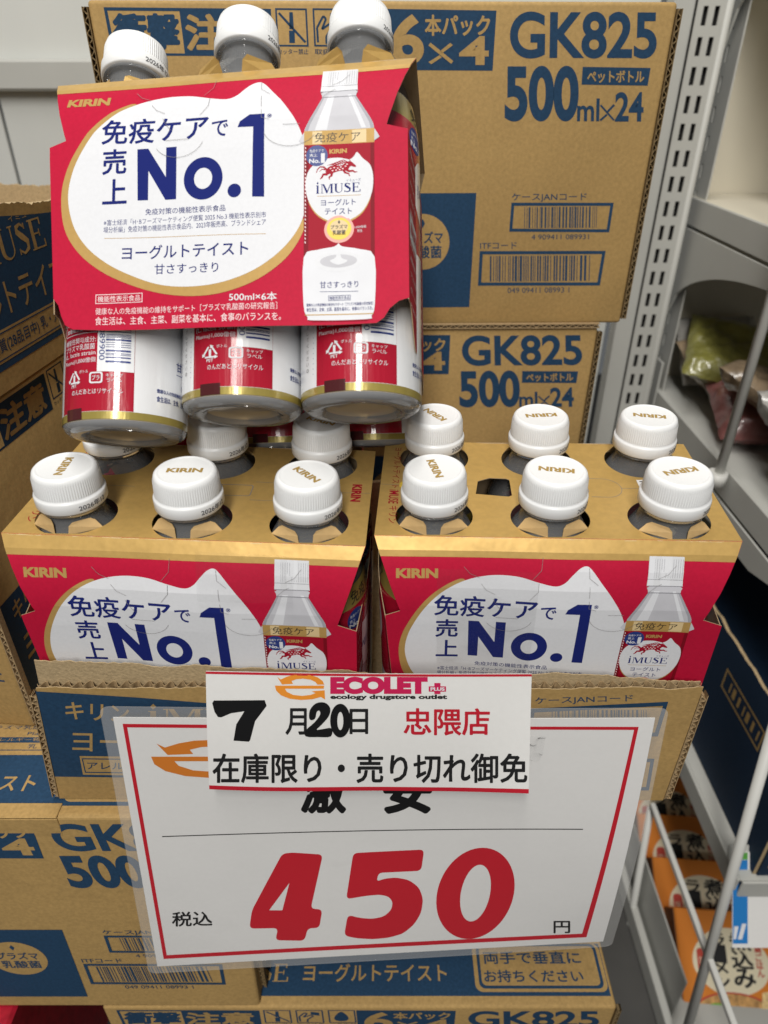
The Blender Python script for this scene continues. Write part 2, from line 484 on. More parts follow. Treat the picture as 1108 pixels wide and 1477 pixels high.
# ================================================================== the drinks case: a printed kraft board box
CW, CH, CD = .43, .238, .285
def case_front_art():
    """artwork traced in its own units (0..1 over the face after the homography)"""
    H = homog([(127.5, 1), (974, 1), (902.5, 467), (187.4, 467)], [(0, 0), (1, 0), (1, 1), (0, 1)])
    A = Art(H)
    I, K = 'ink', 'kraft'
    # handling band
    A.poly(I, 0, [(151, 11), (386, 12.5), (388, 77), (160, 76.5)], [(156, 15.5), (164.5, 72.5), (262, 73.5), (257, 16)])
    A.text('衝撃', I, 0, 164, 21, 254, 67, bold=.045)
    A.text('注意', K, 1, 266, 21, 374, 68, bold=.035)
    for x0, cap in ((392, 'カッター禁止'), (445, '取扱注意'), (498, '水濡厳禁')):
        A.quadframe(I, 0, [(x0, 11.5), (x0 + 45, 11.8), (x0 + 46.5, 64), (x0 + 1.5, 63.7)], 2.4)
        A.text(cap, I, 0, x0 + 2, 67, x0 + 46, 74.5, bold=.008)
    A.line(I, 0, [(397, 18), (434, 58)], 3.2)
    A.poly(I, 0, [(412, 17), (417, 17), (418, 40), (411.5, 40)]); A.poly(I, 0, [(411, 42), (419, 42), (419, 59), (411, 59)])
    A.line(I, 0, [(452, 58), (451, 38), (460, 22), (464, 26), (458, 40), (470, 32), (474, 36), (464, 50), (464, 60)], 3.0)
    A.poly(I, 0, [(470, 18), (484, 22), (484, 34), (470, 30)])
    A.poly(I, 0, smooth_loop([(520, 18), (531, 38), (530, 52), (520, 57), (510, 52), (509, 38)], 4))
    # 6-pack x 4
    A.poly(I, 0, [(545, 12), (708.8, 13.9), (703.8, 97), (546, 96)])
    A.text('6', K, 1, 557, 19, 604, 89, bold=.032)
    A.text('本パック', K, 1, 606, 20.5, 699, 48, bold=.03)
    A.line(K, 1, [(612, 60), (645, 85.5)], 5.0); A.poly(K, 1, [(642, 58.5), (646, 61.5), (630.6, 72.6), (627.2, 69.9)]); A.poly(K, 1, [(626.6, 75.4), (630, 78.2), (614.5, 88), (610.5, 85)])
    A.text('4', K, 1, 655, 49, 698, 89, bold=.032)
    # product number and volume
    A.text('GK825', I, 0, 728.7, 15, 943.7, 80, bold=.026)
    A.text('500', I, 0, 722, 90, 830.7, 168.6, bold=.035)
    A.poly(I, 0, [(835.8, 91.5), (936, 93), (932.5, 118), (834.6, 116.5)])
    A.text('ペットボトル', K, 1, 843, 97, 926.5, 113.6, bold=.03)
    A.text('ml', I, 0, 829, 136, 862, 168.4, bold=.02)
    A.line(I, 0, [(863.5, 145.5), (884, 167)], 2.6); A.poly(I, 0, [(882.5, 144), (885, 146), (875.3, 156), (873.3, 153.6)]); A.poly(I, 0, [(872.2, 157.8), (874.3, 160), (864.5, 168.4), (862.4, 166.2)])
    A.text('24', I, 0, 885, 127, 927.6, 169, bold=.025)
    # codes
    A.text('ケースJANコード', I, 0, 734, 272, 846, 284.5, bold=.008)
    A.quadframe(I, 0, [(733.5, 285.5), (887, 286.5), (881.5, 330), (730.5, 328)], 4.5)
    A.barcode(I, 0, 753, 292, 864, 323, 3, 30)
    A.text('4 909411 089931', I, 0, 764, 332.5, 851, 340)
    A.text('ITFコード', I, 0, 687, 343.5, 742, 353.5, bold=.008)
    A.quadframe(I, 0, [(686.5, 356.5), (877, 357.5), (869.5, 409.5), (684, 408)], 4.8)
    A.barcode(I, 0, 702, 364, 856, 402, 5, 38)
    A.text('049 09411 08993 1', I, 0, 729, 411.5, 823, 419.5)
    # blue name panel
    A.poly(I, 0, [(162.5, 271), (681, 271), (671, 440), (184, 440)])
    A.text('キリン', K, 1, 200, 282, 268, 312, bold=.015)
    A.imuse(K, 1, 292, 279, 452, 316)
    A.text('イミューズ', K, 1, 396, 264 + 10, 446, 277.5, bold=.0)
    A.text('ヨーグルトテイスト', K, 1, 207, 334, 512, 380, bold=.015)
    A.rect(K, 1, 216, 392, 490, 431); A.frame(I, 2, 219, 395, 487, 428, 1.6)
    A.text('アレルギー物質(28品目中) 乳・大豆', I, 2, 226, 402, 481, 422, bold=.01)
    A.poly(K, 1, ell(601, 342, 40, 41))
    A.poly(I, 2, [(601, 308), (604.5, 315), (601, 322), (597.5, 315)])
    A.text('プラズマ', I, 2, 574, 327, 631, 344, bold=.02)
    A.text('乳酸菌', I, 2, 576, 348, 629, 366, bold=.02)
    return A
def case_top_art():
    """units: metres from the right end (x grows to the right, 0 at the right edge), depth from the front edge"""
    A = Art(lambda x, y: (x, y))
    I, K = 'ink', 'kraft'
    A.rect(I, 0, -CW + .004, -.0502, -.003, -.0085)
    A.text('ヨーグルトテイスト', K, 1, -.264, -.0335, -.1405, -.0195, bold=.015)
    A.imuse(K, 1, -.345, -.0335, -.276, -.0195)
    A.text('キリン', K, 1, -.395, -.0335, -.356, -.0205, bold=.015)
    A.poly(K, 1, rrect(-.1165, -.0502, -.0035, -.0115, .006))
    A.poly(I, 2, rrect(-.1130, -.0500, -.0065, -.0140, .005), rrect(-.1105, -.0480, -.0090, -.0163, .004))
    A.text('両手で垂直に', I, 2, -.107, -.0435, -.022, -.0335, bold=.02)
    A.text('お持ちください', I, 2, -.108, -.0285, -.023, -.0190, bold=.02)
    x1 = -.105
    A.text('プラズマ乳酸菌(L. lactis strain', I, 0, x1 - .095, -.0775, x1, -.0730)
    A.text('Plasma)1,000億個', I, 0, x1 - .06, -.0718, x1 - .004, -.0672)
    A.rect(I, 0, x1 - .12, -.0662, x1, -.0612); A.text('アレルギー物質(28品目中)', K, 1, x1 - .085, -.0655, x1 - .012, -.0620)
    A.text('乳・大豆', I, 0, x1 - .055, -.0600, x1 - .025, -.0560)
    A.line(I, 0, [(x1 - .12, -.0545), (x1, -.0545)], .0007)
    return A
def flute_edge(name, parent, o, L, ax_l, ax_w, ax_d, wdt=.0042, dep=.005, pitch=.0072, board='flute'):
    """end grain of corrugated board: two liners and the wave between them"""
    o, ax_l, ax_w, ax_d = Vector(o), Vector(ax_l), Vector(ax_w), Vector(ax_d)
    V, F, MI = [], [], []
    def slab(w0, w1, l0=0, l1=L, m=0):
        b = len(V)
        for l in (l0, l1):
            for ww, d in ((w0, 0), (w1, 0), (w1, dep), (w0, dep)): V.append(o + ax_l * l + ax_w * ww + ax_d * d)
        F.extend([(b, b + 1, b + 5, b + 4), (b + 1, b + 2, b + 6, b + 5), (b + 2, b + 3, b + 7, b + 6), (b + 3, b, b + 4, b + 7)]); MI.extend([m] * 4)
    slab(0, .0006); slab(wdt - .0006, wdt)
    n = int(L / pitch * 8); b = len(V); t = .00045
    r = random.Random(int(L * 1e5))
    for i in range(n + 1):
        l = L * i / n; wv = wdt / 2 + (wdt / 2 - .0008) * math.sin(2 * math.pi * l / pitch + .4 * math.sin(l * 60)) 
        jd = r.uniform(0, .0006)
        for ww, d in ((wv - t, jd), (wv + t, jd), (wv + t, dep), (wv - t, dep)): V.append(o + ax_l * l + ax_w * ww + ax_d * d)
    for i in range(n):
        p = b + i * 4; q = p + 4
        for a, c in ((0, 1), (1, 2), (2, 3), (3, 0)): F.append((p + a, p + c, q + c, q + a)); MI.append(0)
    # near-black face: painted shade for the hollow behind the wave
    d0 = len(V)
    for l in (0, L):
        for ww in (0, wdt): V.append(o + ax_l * l + ax_w * ww + ax_d * dep)
    F.append((d0, d0 + 1, d0 + 3, d0 + 2)); MI.append(1)
    return link(name, mesh_from(name, V, F, [board, 'slot'], MI), parent)
def front_surf(u, v, h): return Vector((-CW / 2 + u * CW, -h, CH - v * CH))
def top_surf(x, y, h): return Vector((CW / 2 + x, -y, CH + h))
FRONT_ART = None; TOP_ART = None; BODY = None
def case_body():
    bm = bmesh.new()
    add_box(bm, -CW / 2, CW / 2, 0, CD, 0, CH, .0028, 3)
    for f in bm.faces: f.smooth = True
    me = bpy.data.meshes.new('case_board'); bm.to_mesh(me); bm.free(); me.materials.append(M['kraft'])
    bmx = bmesh.new(); bmx.from_mesh(me)
    bmx.to_mesh(me); bmx.free()
    return me
def make_case(label, loc, rot, group, front=True, top=False, edges='LR', lean=0.0, flap=None):
    global FRONT_ART, TOP_ART, BODY
    t = thing('drinks_case', label, 'cardboard case', loc, rot, group)
    if lean:
        bm = bmesh.new(); add_box(bm, -CW / 2, CW / 2, 0, CD, 0, CH, .0028, 3)
        for v in bm.verts:
            if v.co.y < .1: v.co.y -= lean * (1 - v.co.z / CH)
        bm_obj('case_board', bm, ['kraft'], t)
    else:
        BODY = BODY or case_body()
        link('case_board', BODY, t)
    if front:
        if FRONT_ART is None: FRONT_ART = case_front_art().build('front_print', front_surf, t).data; fo = t.children[-1]
        else: fo = link('front_print', FRONT_ART, t)
        if lean:
            fo = [c for c in t.children if c.name.startswith('front_print')][0]
            fo.location = (0, -lean - .0002, 0); fo.rotation_euler = (-math.atan(lean / CH), 0, 0)
    if top:
        if TOP_ART is None: TOP_ART = case_top_art().build('top_print', top_surf, t).data
        else: link('top_print', TOP_ART, t)
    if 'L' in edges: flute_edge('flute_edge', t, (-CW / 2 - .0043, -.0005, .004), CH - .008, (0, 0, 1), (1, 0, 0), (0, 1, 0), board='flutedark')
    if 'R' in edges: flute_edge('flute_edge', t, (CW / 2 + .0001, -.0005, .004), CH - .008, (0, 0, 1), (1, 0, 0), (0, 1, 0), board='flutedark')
    if flap:
        x0, x1 = flap
        bm = bmesh.new()
        add_box(bm, x0, x1, -.0012, -.0002, CH - .020, CH - .001, .0004, 1)
        add_box(bm, x0, x1, -.0012, .010, CH + .0002, CH + .0012, .0004, 1)
        bm_obj('glue_flap', bm, ['kraft'], t)
    return t
GC = 'kraft cases of bottled drinks stacked around the display'
make_case('upper kraft case of the rear stack, topmost box behind the leaning six-pack', (.0018, .6229, -.190), (0, 0, .0373), GC, edges='LR', flap=None)
make_case('lower kraft case of the rear stack, behind the bottle caps', (-.0205, .617, -.4296), (0, 0, .02), GC, edges='R', flap=(-.215, .028))
fl = make_case('kraft case under the left end of the torn display tray, behind the price board', (-.3185, .2849, -.6565), (0, 0, 0), GC, top=True, edges='R', lean=.013, flap=(-.20, .1))
make_case('lowest kraft case at the bottom right, with the upright-carry notice on its blue top', (-.0205, .2712, -.8945), (0, 0, 0), GC, top=True, edges='R')
# a wave of bare board along the top of the lower rear case
flute_edge('board_fringe', bpy.data.objects['drinks_case.001'], (-.215, -.0025, CH + .0006), CW, (1, 0, 0), (0, 0, 1), (0, 1, 0), wdt=.004)
# the neighbouring column on the left shows its long sides
LYAW = rad(90 - 5.5)
dL = Vector((math.sin(rad(5.5)), math.cos(rad(5.5)), 0))
P0 = Vector((-.265, .36, -.418))
t = make_case('kraft case standing on the left with its handling band in shadow', P0 + dL * (CW / 2), (0, 0, LYAW), GC, edges='')
A = Art(lambda x, y: (x, y))
A.text('×4', 'ink', 0, -.048, .125, -.016, .1515, bold=.045)
A.text('番地', 'ink', 0, -.038, .162, -.012, .174, bold=.02)
A.text('株式会社', 'ink', 0, -.062, .178, -.010, .191, bold=.025)
A.rect('ink', 0, -.12, .105, -.024, .116)
A.build('end_print', lambda x, y, h: Vector((-CW / 2 - h, -x, CH - y)), t)
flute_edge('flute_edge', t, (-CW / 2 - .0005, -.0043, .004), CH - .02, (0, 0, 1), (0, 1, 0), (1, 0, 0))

# opened neighbour case on top of it: torn-down walls
def jag(x, seed, a1=.004, a2=.0016):
    return a1 * noise.noise(Vector((x * 45, seed, 0))) + a2 * noise.noise(Vector((x * 260, seed * 2.1, 3)))
def torn_loop(L, top, seed, n=150):
    return [(0, 0), (L, 0)] + [(L - L * i / n, top(L - L * i / n) + jag(L - L * i / n, seed)) for i in range(n + 1)]
t = thing('torn_case', 'opened kraft and navy case with a ragged torn rim, at the upper left', 'cardboard case', P0 + dL * (CW / 2) + Vector((.004, 0, .2395)), (0, 0, LYAW), GC)
th = .004
sheet('side_wall', [torn_loop(CW, lambda x: .113 + .012 * math.sin(x * 11 + 2.0), 1)], lambda x, y, h: Vector((-CW / 2 + x, -h, y)), ('kraft', 'kraft_raw'), t, th=th, smooth=False)
sheet('side_wall', [torn_loop(CW, lambda x: .078, 2)], lambda x, y, h: Vector((-CW / 2 + x, CD + h, y)), ('kraft', 'kraft_raw'), t, th=th, smooth=False)
sheet('end_wall', [torn_loop(CD, lambda x: .09, 3)], lambda x, y, h: Vector((-CW / 2 - h - .0002, x, y)), ('kraft', 'kraft_raw'), t, th=th, smooth=False)
sheet('end_wall', [torn_loop(CD, lambda x: .084, 4)], lambda x, y, h: Vector((CW / 2 + h + .0002, x, y)), ('kraft', 'kraft_raw'), t, th=th, smooth=False)
bm = bmesh.new(); add_box(bm, -CW / 2 + .005, CW / 2 - .005, .005, CD - .005, .001, .006); bm_obj('base_board', bm, ['kraft_raw'], t)
A = Art()
k = CW / 748
def lx(px): return (px - 172) * k
def ly(py): return (467 - py) / 467 * CH
A.T = lambda x, y: (lx(x), ly(y))
A.poly('ink', 0, [(174, 440)] + [(174 + 496 * i / 40, 467 - (.110 + .012 * math.sin(lx(174 + 496 * i / 40) * 11 + 2.0) - .0045) / CH * 467) for i in range(41)] + [(671, 440)])
A.imuse('kraft', 1, 300, 279, 470, 318)
A.text('イミューズ', 'kraft', 1, 400, 267, 468, 275)
A.text('キリン', 'kraft', 1, 200, 284, 274, 314, bold=.015)
A.text('ヨーグルトテイスト', 'kraft', 1, 207, 336, 520, 380, bold=.01)
A.rect('kraft', 1, 216, 392, 480, 431); A.frame('ink', 2, 219, 395, 477, 428, 1.6)
A.text('アレルギー物質(28品目中) 乳・大豆', 'ink', 2, 226, 402, 471, 422, bold=.01)
A.build('side_print', lambda x, y, h: Vector((-CW / 2 + x, -h, y)), t)
flute_edge('board_fringe', bpy.data.objects['drinks_case.004'], (-.10, .004, CH + .0006), .05, (1, 0, 0), (0, 1, 0), (0, 0, -1), wdt=.004, dep=.0005)

# ================================================================== torn-down display tray
TBL, TBR = Vector((-.2216, .298, -.4170)), Vector((.1901, .2965, -.4170))
TTL, TTR = Vector((-.2041, .2915, -.2946)), Vector((.1875, .2905, -.2992))
tn = ((TBR - TBL).cross(TTL - TBL)).normalized()
if tn.y > 0: tn = -tn
tc = (TBL + TBR) / 2
def tray_surf(u, v, h):          # u 0..1 along, v 0 bottom .. 1 torn rim
    a = TBL.lerp(TBR, u); b = TTL.lerp(TTR, u)
    return a.lerp(b, v) + tn * h - tc
tr = thing('display_tray', 'kraft case cut down to a tray with torn corrugated rim, holding the upright six-packs', 'cardboard tray', tc, (0, 0, 0))
def rim(u): return .93 + .012 * math.sin(u * 9 + 1) + .10 * math.exp(-((u - 1.0) / .16) ** 2) * .35 - .03 * math.exp(-((u - .0) / .2) ** 2)
def rim_in(u): return 1.035 - .05 * u + .035 * math.exp(-(u / .25) ** 2) - .02 * math.sin(u * 14) * u
N = 420
def rl(fn, seed, amp):
    return [(0, 0), (1, 0)] + [(1 - i / N, fn(1 - i / N) + amp * (jag((1 - i / N) * .41, seed) / .0035)) for i in range(N + 1)]
sheet('front_wall', [rl(rim, 5, .014)], tray_surf, ('kraft', 'kraft_raw'), tr, ku=frange(.05, .95, 18), th=.0005, smooth=False)
sheet('inner_liner', [rl(rim_in, 8, .018)], lambda u, v, h: tray_surf(u, v, h - .0042), ('kraft_raw', 'kraft_raw'), tr, ku=frange(.05, .95, 18), th=.0005, smooth=False)
V, F = [], []
n = 760
for i in range(n + 1):
    u = i / n
    ph = u * .41 / .0070 * 2 * math.pi + 1.2 * noise.noise(Vector((u * 9, 0, 0)))
    d = -.0024 + .0018 * math.sin(ph) + .0003 * noise.noise(Vector((u * 60, 4, 0)))
    top = rim(u) + .012 + .016 * noise.noise(Vector((u * 60, 7, 0)))
    for dd in (-.00022, .00022):
        V += [tray_surf(u, top, d + dd), tray_surf(u, top - .28, d + dd)]
for i in range(n):
    a = i * 4; b = a + 4
    F += [(a, b, b + 1, a + 1), (a + 2, a + 3, b + 3, b + 2), (a, a + 2, b + 2, b)]
link('flute_rim', mesh_from('flute_rim', V, F, ['flute'], smooth=False), tr)
# side, rear and floor boards
TD = .275
for sx, ub in ((-1, 0), (1, 1)):
    sheet('side_board', [[(0, 0), (TD, 0)] + [(TD - TD * i / 60, .095 + .03 * (1 - i / 60) + jag(TD * i / 60, 11 + sx)) for i in range(61)]],
          lambda x, y, h, sx=sx, ub=ub: tray_surf(ub, y / .12, -.0052) + Vector((-sx * .001 + sx * h, x, 0)), ('kraft', 'kraft_raw'), tr, th=.004, smooth=False)
    flute_edge('flute_edge', tr, tray_surf(ub, .02, .0006) + Vector((.0002 if sx > 0 else -.0046, 0, 0)), .105, (tray_surf(ub, 1, 0) - tray_surf(ub, 0, 0)).normalized(), (1, 0, 0), (0, 1, 0), wdt=.0044, pitch=.0062)
sheet('rear_board', [torn_loop(.41, lambda x: .095, 15)], lambda x, y, h: Vector((-.205 + x, TD - .002 + h, y)), ('kraft', 'kraft_raw'), tr, th=.004, smooth=False)
bm = bmesh.new(); add_box(bm, -.204, .204, .006, TD - .004, -.0008, .0012); bm_obj('floor_board', bm, ['kraft_raw'], tr)
# printing on the front of the tray
px4 = homog([(84, 1146), (957, 1153), (1017, 985), (48, 975)], [(0, 0), (1, 0), (1, 1), (0, 1)])
A = Art(traced(tray_surf, tc))
A.poly('ink', 0, [(51.5, 997), (120, 1001), (200, 1006), (300, 1014), (420, 1018), (520, 1021), (640, 1022), (668, 1010), (652, 1127), (79.5, 1120)])
A.text('キリン', 'kraft', 1, 95, 1012, 186, 1036, bold=.015, dy=5)
A.imuse('kraft', 1, 214, 1022, 420, 1048)
A.text('ヨーグルトテイスト', 'kraft', 1, 105, 1052, 470, 1084, bold=.01, dy=8)
A.poly('kraft', 1, [(115, 1090), (430, 1094), (431, 1121), (120, 1117)]); A.quadframe('ink', 2, [(118, 1093), (427, 1097), (428, 1118), (123, 1114)], 1.5)
A.text('アレルギー物質(28品目中) 乳・大豆', 'ink', 2, 126, 1098, 420, 1111, bold=.01, dy=3)
A.poly('kraft', 1, ell(575, 1068, 46, 27)); A.text('プラズマ', 'ink', 2, 545, 1056, 606, 1066, bold=.02); A.text('乳酸菌', 'ink', 2, 548, 1069, 603, 1081, bold=.02)
A.text('ケースJANコード', 'ink', 0, 772, 1006, 913, 1017, bold=.01, dy=-4)
A.quadframe('ink', 0, [(766, 1022), (964, 1012), (949, 1062), (760, 1064)], 6)
A.barcode('ink', 0, 796, 1024, 935, 1056, 3, 30)
A.text('4 909411 089931', 'ink', 0, 800, 1068, 920, 1076)
A.quadframe('ink', 0, [(706, 1092), (944, 1094), (936, 1140), (704, 1138)], 5)
A.barcode('ink', 0, 728, 1099, 915, 1133, 5, 38)
A.build('front_print', tray_surf, tr, ku=frange(.05, .95, 18))

# ================================================================== bottles
PITCH, BH, RB = .067, .235, .0335
PROF = [(0, .0062), (.0150, .0052), (.0200, .0030), (.0212, .0008), (.0245, 0), (.0292, .0004), (.0318, .0020), (.0328, .0042), (.0331, .012), (.0331, .060), (.0331, .110), (.0331, .148),
        (.0323, .160), (.0303, .172), (.0272, .183), (.0238, .192), (.0205, .1985), (.0178, .2035), (.0160, .2075), (.0153, .2100), (.0153, .2112),
        (.0178, .2115), (.0180, .2122), (.0178, .2129), (.0150, .2133), (.0148, .2170), (.0148, .2290)]
def body_r(z):
    for (r0, z0), (r1, z1) in zip(PROF, PROF[1:]):
        if z0 <= z <= z1 and z1 > z0: return r0 + (r1 - r0) * (z - z0) / (z1 - z0)
    return RB
def make_bottle():
    t = thing('drink_bottle', 'x', 'bottle', (0, 0, 0), (0, 0, 0), 'bottles held in the six-pack carriers')
    vs, fs = lathe(PROF, 48)
    mi = [1 if i // 48 < 2 else 2 if i // 48 < 7 else 1 if i // 48 < 10 else 0 for i in range(len(fs))]
    link('bottle_body', mesh_from('bottle_body', vs, fs, ['pet', 'petbase', 'petrim'], mi, True), t)
    # label sleeve
    zs = [.0046, .0065, .0086, .0087, .03, .05, .07, .0849, .085, .10, .12, .14, .148, .1579, .158, .164, .172]
    lp = [(body_r(z) + .0004, z) for z in zs]
    vs, fs = lathe(lp, 64)
    def lm_(z): return 2 if z < .0086 else 0 if z < .0849 else 1 if z < .158 else 2
    lab = link('label_sleeve', mesh_from('label_sleeve', vs, fs, ['fwhite', 'fred', 'fgold'], [lm_(zs[i // 64] + 1e-5) for i in range(len(fs))], True), t)
    A = Art(lambda u, z: (u / 1000, z / 1000))
    def yt(s, m, l, u0, z0, u1, z1, **k):        # here the vertical unit grows upwards
        n = len(A.items); A.text(s, m, l, u0, 0, u1, z1 - z0, **k)
        for i in range(n, len(A.items)):
            v, f, mm, ll = A.items[i]
            A.items[i] = ([(p[0], z1 / 1000 - p[1]) for p in v], f, mm, ll)
    A.rect('fred', 0, -30, 8.8, 15, 92)
    A.rect('fbrown', 1, -24.5, 4.7, -12.5, 11.0)
    W_ = 'cwhite'
    A.frame(W_, 1, -28.5, 57.5, -4.5, 84, .35)
    yt('エネルギー  20kcal', W_, 1, -27, 73, -6, 76); yt('脂質         0g', W_, 1, -27, 68.5, -6, 71.5); yt('炭水化物   5.0g', W_, 1, -27, 63.5, -6, 66.7); yt('食塩相当量   0.3g', W_, 1, -27, 58.8, -6, 62, bold=.01)
    yt('機能性関与成分:', W_, 1, -28, 51.6, -5, 55.2); yt('プラズマ乳酸菌', W_, 1, -28, 47.2, -5.5, 50.9)
    yt('(L. lactis strain', W_, 1, -28, 42.9, -5, 46.4); yt('Plasma)1,000億個', W_, 1, -28, 38.6, -5, 42.2)
    A.rect('fwhite', 1, -4, 33, 14.8, 92)
    A.barcode('fnavy', 2, .5, 38.5, 13.0, 90, 9, 34, horiz=True)
    yt('4 909411 089900', 'fnavy', 2, -3, 40, 0, 88, turn=90)
    # recycling marks
    cx, cz = -18.5, 29.8
    for k in range(3):
        a = rad(90 + 120 * k); b = rad(90 + 120 * (k + 1))
        p = (cx + 5.6 * math.cos(a), cz + 5.2 * math.sin(a)); q = (cx + 5.6 * math.cos(b), cz + 5.2 * math.sin(b))
        p2 = (p[0] * .82 + q[0] * .18, p[1] * .82 + q[1] * .18); q2 = (p[0] * .22 + q[0] * .78, p[1] * .22 + q[1] * .78)
        A.line(W_, 1, [p2, q2], 1.0)
        d = Vector((q[0] - p[0], q[1] - p[1])).normalized(); e = Vector((-d.y, d.x))
        A.poly(W_, 1, [(q2[0] + e.x * 1.2, q2[1] + e.y * 1.2), (q2[0] - e.x * 1.2, q2[1] - e.y * 1.2), (q2[0] + d.x * 1.9, q2[1] + d.y * 1.9)])
    yt('1', W_, 1, -19.2, 27.6, -17.8, 32, bold=.02); yt('PET', W_, 1, -20.5, 24.2, -16.5, 26.2, bold=.01); yt('ボトル', W_, 1, -14.8, 32.6, -9, 34.6)
    A.poly(W_, 1, rrect(-8.2, 25.8, -.8, 32.8, 1.4), rrect(-7.3, 26.7, -1.7, 31.9, 1.0)); yt('プラ', W_, 1, -6.6, 27.8, -2.4, 30.8, bold=.01)
    yt('キャップ', W_, 1, .8, 29.6, 9.4, 31.8); yt('ラベル', W_, 1, 1.2, 26.4, 9.0, 28.8)
    yt('のんだあとはリサイクル', W_, 1, -20, 19.4, 9.6, 22.6)
    # perforation with its hint
    for k in range(22): A.poly('fnavy', 0, ell(-32.6, 17 + k * 3.2, .28, .28, 6))
    for k, ch in enumerate('ここからはがしてください。'): yt(ch, 'crease', 0, -39.2, 66 - k * 3.9, -36.8, 68.3 - k * 3.9)
    yt('健康な人の免疫機能の維持をサポート[プラズマ乳酸菌の研究報告]', 'fnavy', 0, 27, 22.4, 84, 25.4, bold=.015); yt('食生活は、主食、主菜、副菜を基本に、食事のバランスを。', 'fnavy', 0, 27, 17.2, 84, 20.8, bold=.015)
    A.frame('fnavy', 0, 45, 28, 66, 31.4, .3); yt('機能性表示食品', 'fnavy', 0, 46, 28.6, 65, 30.8)
    yt('甘さすっきり', 'fnavy', 0, 40, 40, 72, 46, bold=.01); A.rect('fnavy', 0, 40, 37.4, 72, 37.8)
    # shoulder
    for c in (47, -60):
        yt('免疫ケア', 'toner', 0, c - 17, 160, c + 17, 168.5, bold=.005)
        A.poly('fnavy', 0, ell(c - 14, 149, 7.2, 7.2, 28)); yt('免疫ケアで', W_, 1, c - 19, 151, c - 9, 153.2); yt('売上', W_, 1, c - 19.5, 147.4, c - 15, 149.8); yt('No.1', W_, 1, c - 20, 143.8, c - 8.5, 147, bold=.03)
        yt('KIRIN', 'goldink', 0, c - 4, 150, c + 6, 153, bold=.04)
        A.poly('fwhite', 0, smooth_loop([(c - 17, 128), (c - 10, 139), (c + 5, 141), (c + 10, 146), (c + 17, 137), (c + 18, 120), (c + 8, 104), (c - 6, 104), (c - 16, 114)], 4))
        A.imuse('fnavy', 1, c - 12, 119, c + 12, 125)
        it = A.items
    def lsurf(u, z, h):
        if z < .094: z = .0088 + (z - .0088) * .86 if z > .0088 else z
        a = u / RB; r = body_r(z) + .0004 + h
        return Vector((r * math.sin(a), -r * math.cos(a), z))
    A.build('label_print', lsurf, lab, ku=[x / 1000 for x in range(-100, 101, 3)], kv=[.05, .07, .085, .1, .12, .14, .148, .158, .160, .164, .172])
    # cap
    cp = [(.0148, .2135), (.0187, .2135), (.01925, .2143), (.01925, .2200), (.0189, .2209), (.0181, .2214), (.01805, .2222), (.0180, .2232), (.0176, .2308),
          (.01745, .2320), (.0169, .2338), (.0158, .2348), (.0149, .2350), (.0143, .23455), (.0140, .2345), (.0, .2345)]
    n = 336
    vs, fs = lathe(cp, n, lambda i, k: (.00026 if k % 4 < 2 else -.00020) if i in (7, 8) else 0)
    c = link('cap', mesh_from('cap', vs, fs, ['cap'], None, True), t)
    A = Art(); A.text('KIRIN', 'capgold', 0, -.0098, -.0024, .0098, .0024, bold=.045)
    A.build('cap_logo', lambda x, y, h: Vector((x, -y, .2345 + h)), c, dh=.0001, h0=.0001)
    A = Art(); A.text('2026年12', 'dateink', 0, .0118, -.2190, .0285, -.2154, bold=.015)
    def csurf(u, y, h):
        a = u / .01925; r = .01925 + h
        return Vector((r * math.sin(a), -r * math.cos(a), -y))
    A.build('date_code', csurf, c, ku=[x * .0012 for x in range(3, 26)])
    return t
bottle0 = make_bottle()
first = [True]
def put_bottle(loc, mtx, label, logo=0.0):
    rot = mtx.to_euler()
    if first[0]:
        first[0] = False; b = bottle0; b.location = loc; b.rotation_euler = rot; b['label'] = label
    else: b = copy_thing(bottle0, loc, rot, label)
    for c in b.children:
        for g in c.children:
            if g.name.startswith('cap_logo'): g.rotation_euler = (0, 0, rad(logo))
    return b

# ================================================================== six-pack carriers
KP = [(-.0545, .203), (-.0590, .1965), (-.0635, .187), (-.0672, .176), (-.0690, .164), (-.0695, .150), (-.0695, .030)]
KS = [0]
for a, b in zip(KP, KP[1:]): KS.append(KS[-1] + math.hypot(b[0] - a[0], b[1] - a[1]))
KN = []
for i in range(len(KP)):
    d = Vector((0, 0))
    for j in (i - 1, i):
        if 0 <= j < len(KP) - 1:
            e = Vector((KP[j + 1][0] - KP[j][0], KP[j + 1][1] - KP[j][1])).normalized(); d += Vector((e.y, -e.x))
    KN.append(d.normalized())
def panel_pt(s):
    for i in range(len(KS) - 1):
        if s <= KS[i + 1] or i == len(KS) - 2:
            t = (s - KS[i]) / (KS[i + 1] - KS[i])
            return (KP[i][0] + (KP[i + 1][0] - KP[i][0]) * t, KP[i][1] + (KP[i + 1][1] - KP[i][1]) * t, KN[i].lerp(KN[i + 1], min(1, max(0, t))).normalized())
def panel_surf(u, s, h, sg=1):
    y, z, n = panel_pt(max(0, s))
    wav = .0007 * math.sin(u * 55 + 1) * min(1, s / .03)          # the board gives slightly between the bottles
    return Vector((u, sg * (y + n.x * h - wav), z + n.y * h))
def panel_surf_back(u, s, h): return panel_surf(u, s, h, -1)
PANEL = [(-.1005, 0), (.1005, 0), (.0857, .0485), (.0965, .0520), (.0965, .1400), (.0915, .1412), (.0868, .1448), (.0838, .1495), (.0800, .1520),
         (.06, .1522), (-.06, .1502), (-.0785, .1492), (-.0828, .1468), (-.0850, .1420), (-.0868, .1360), (-.0895, .1325), (-.0945, .0495), (-.0857, .0460)]
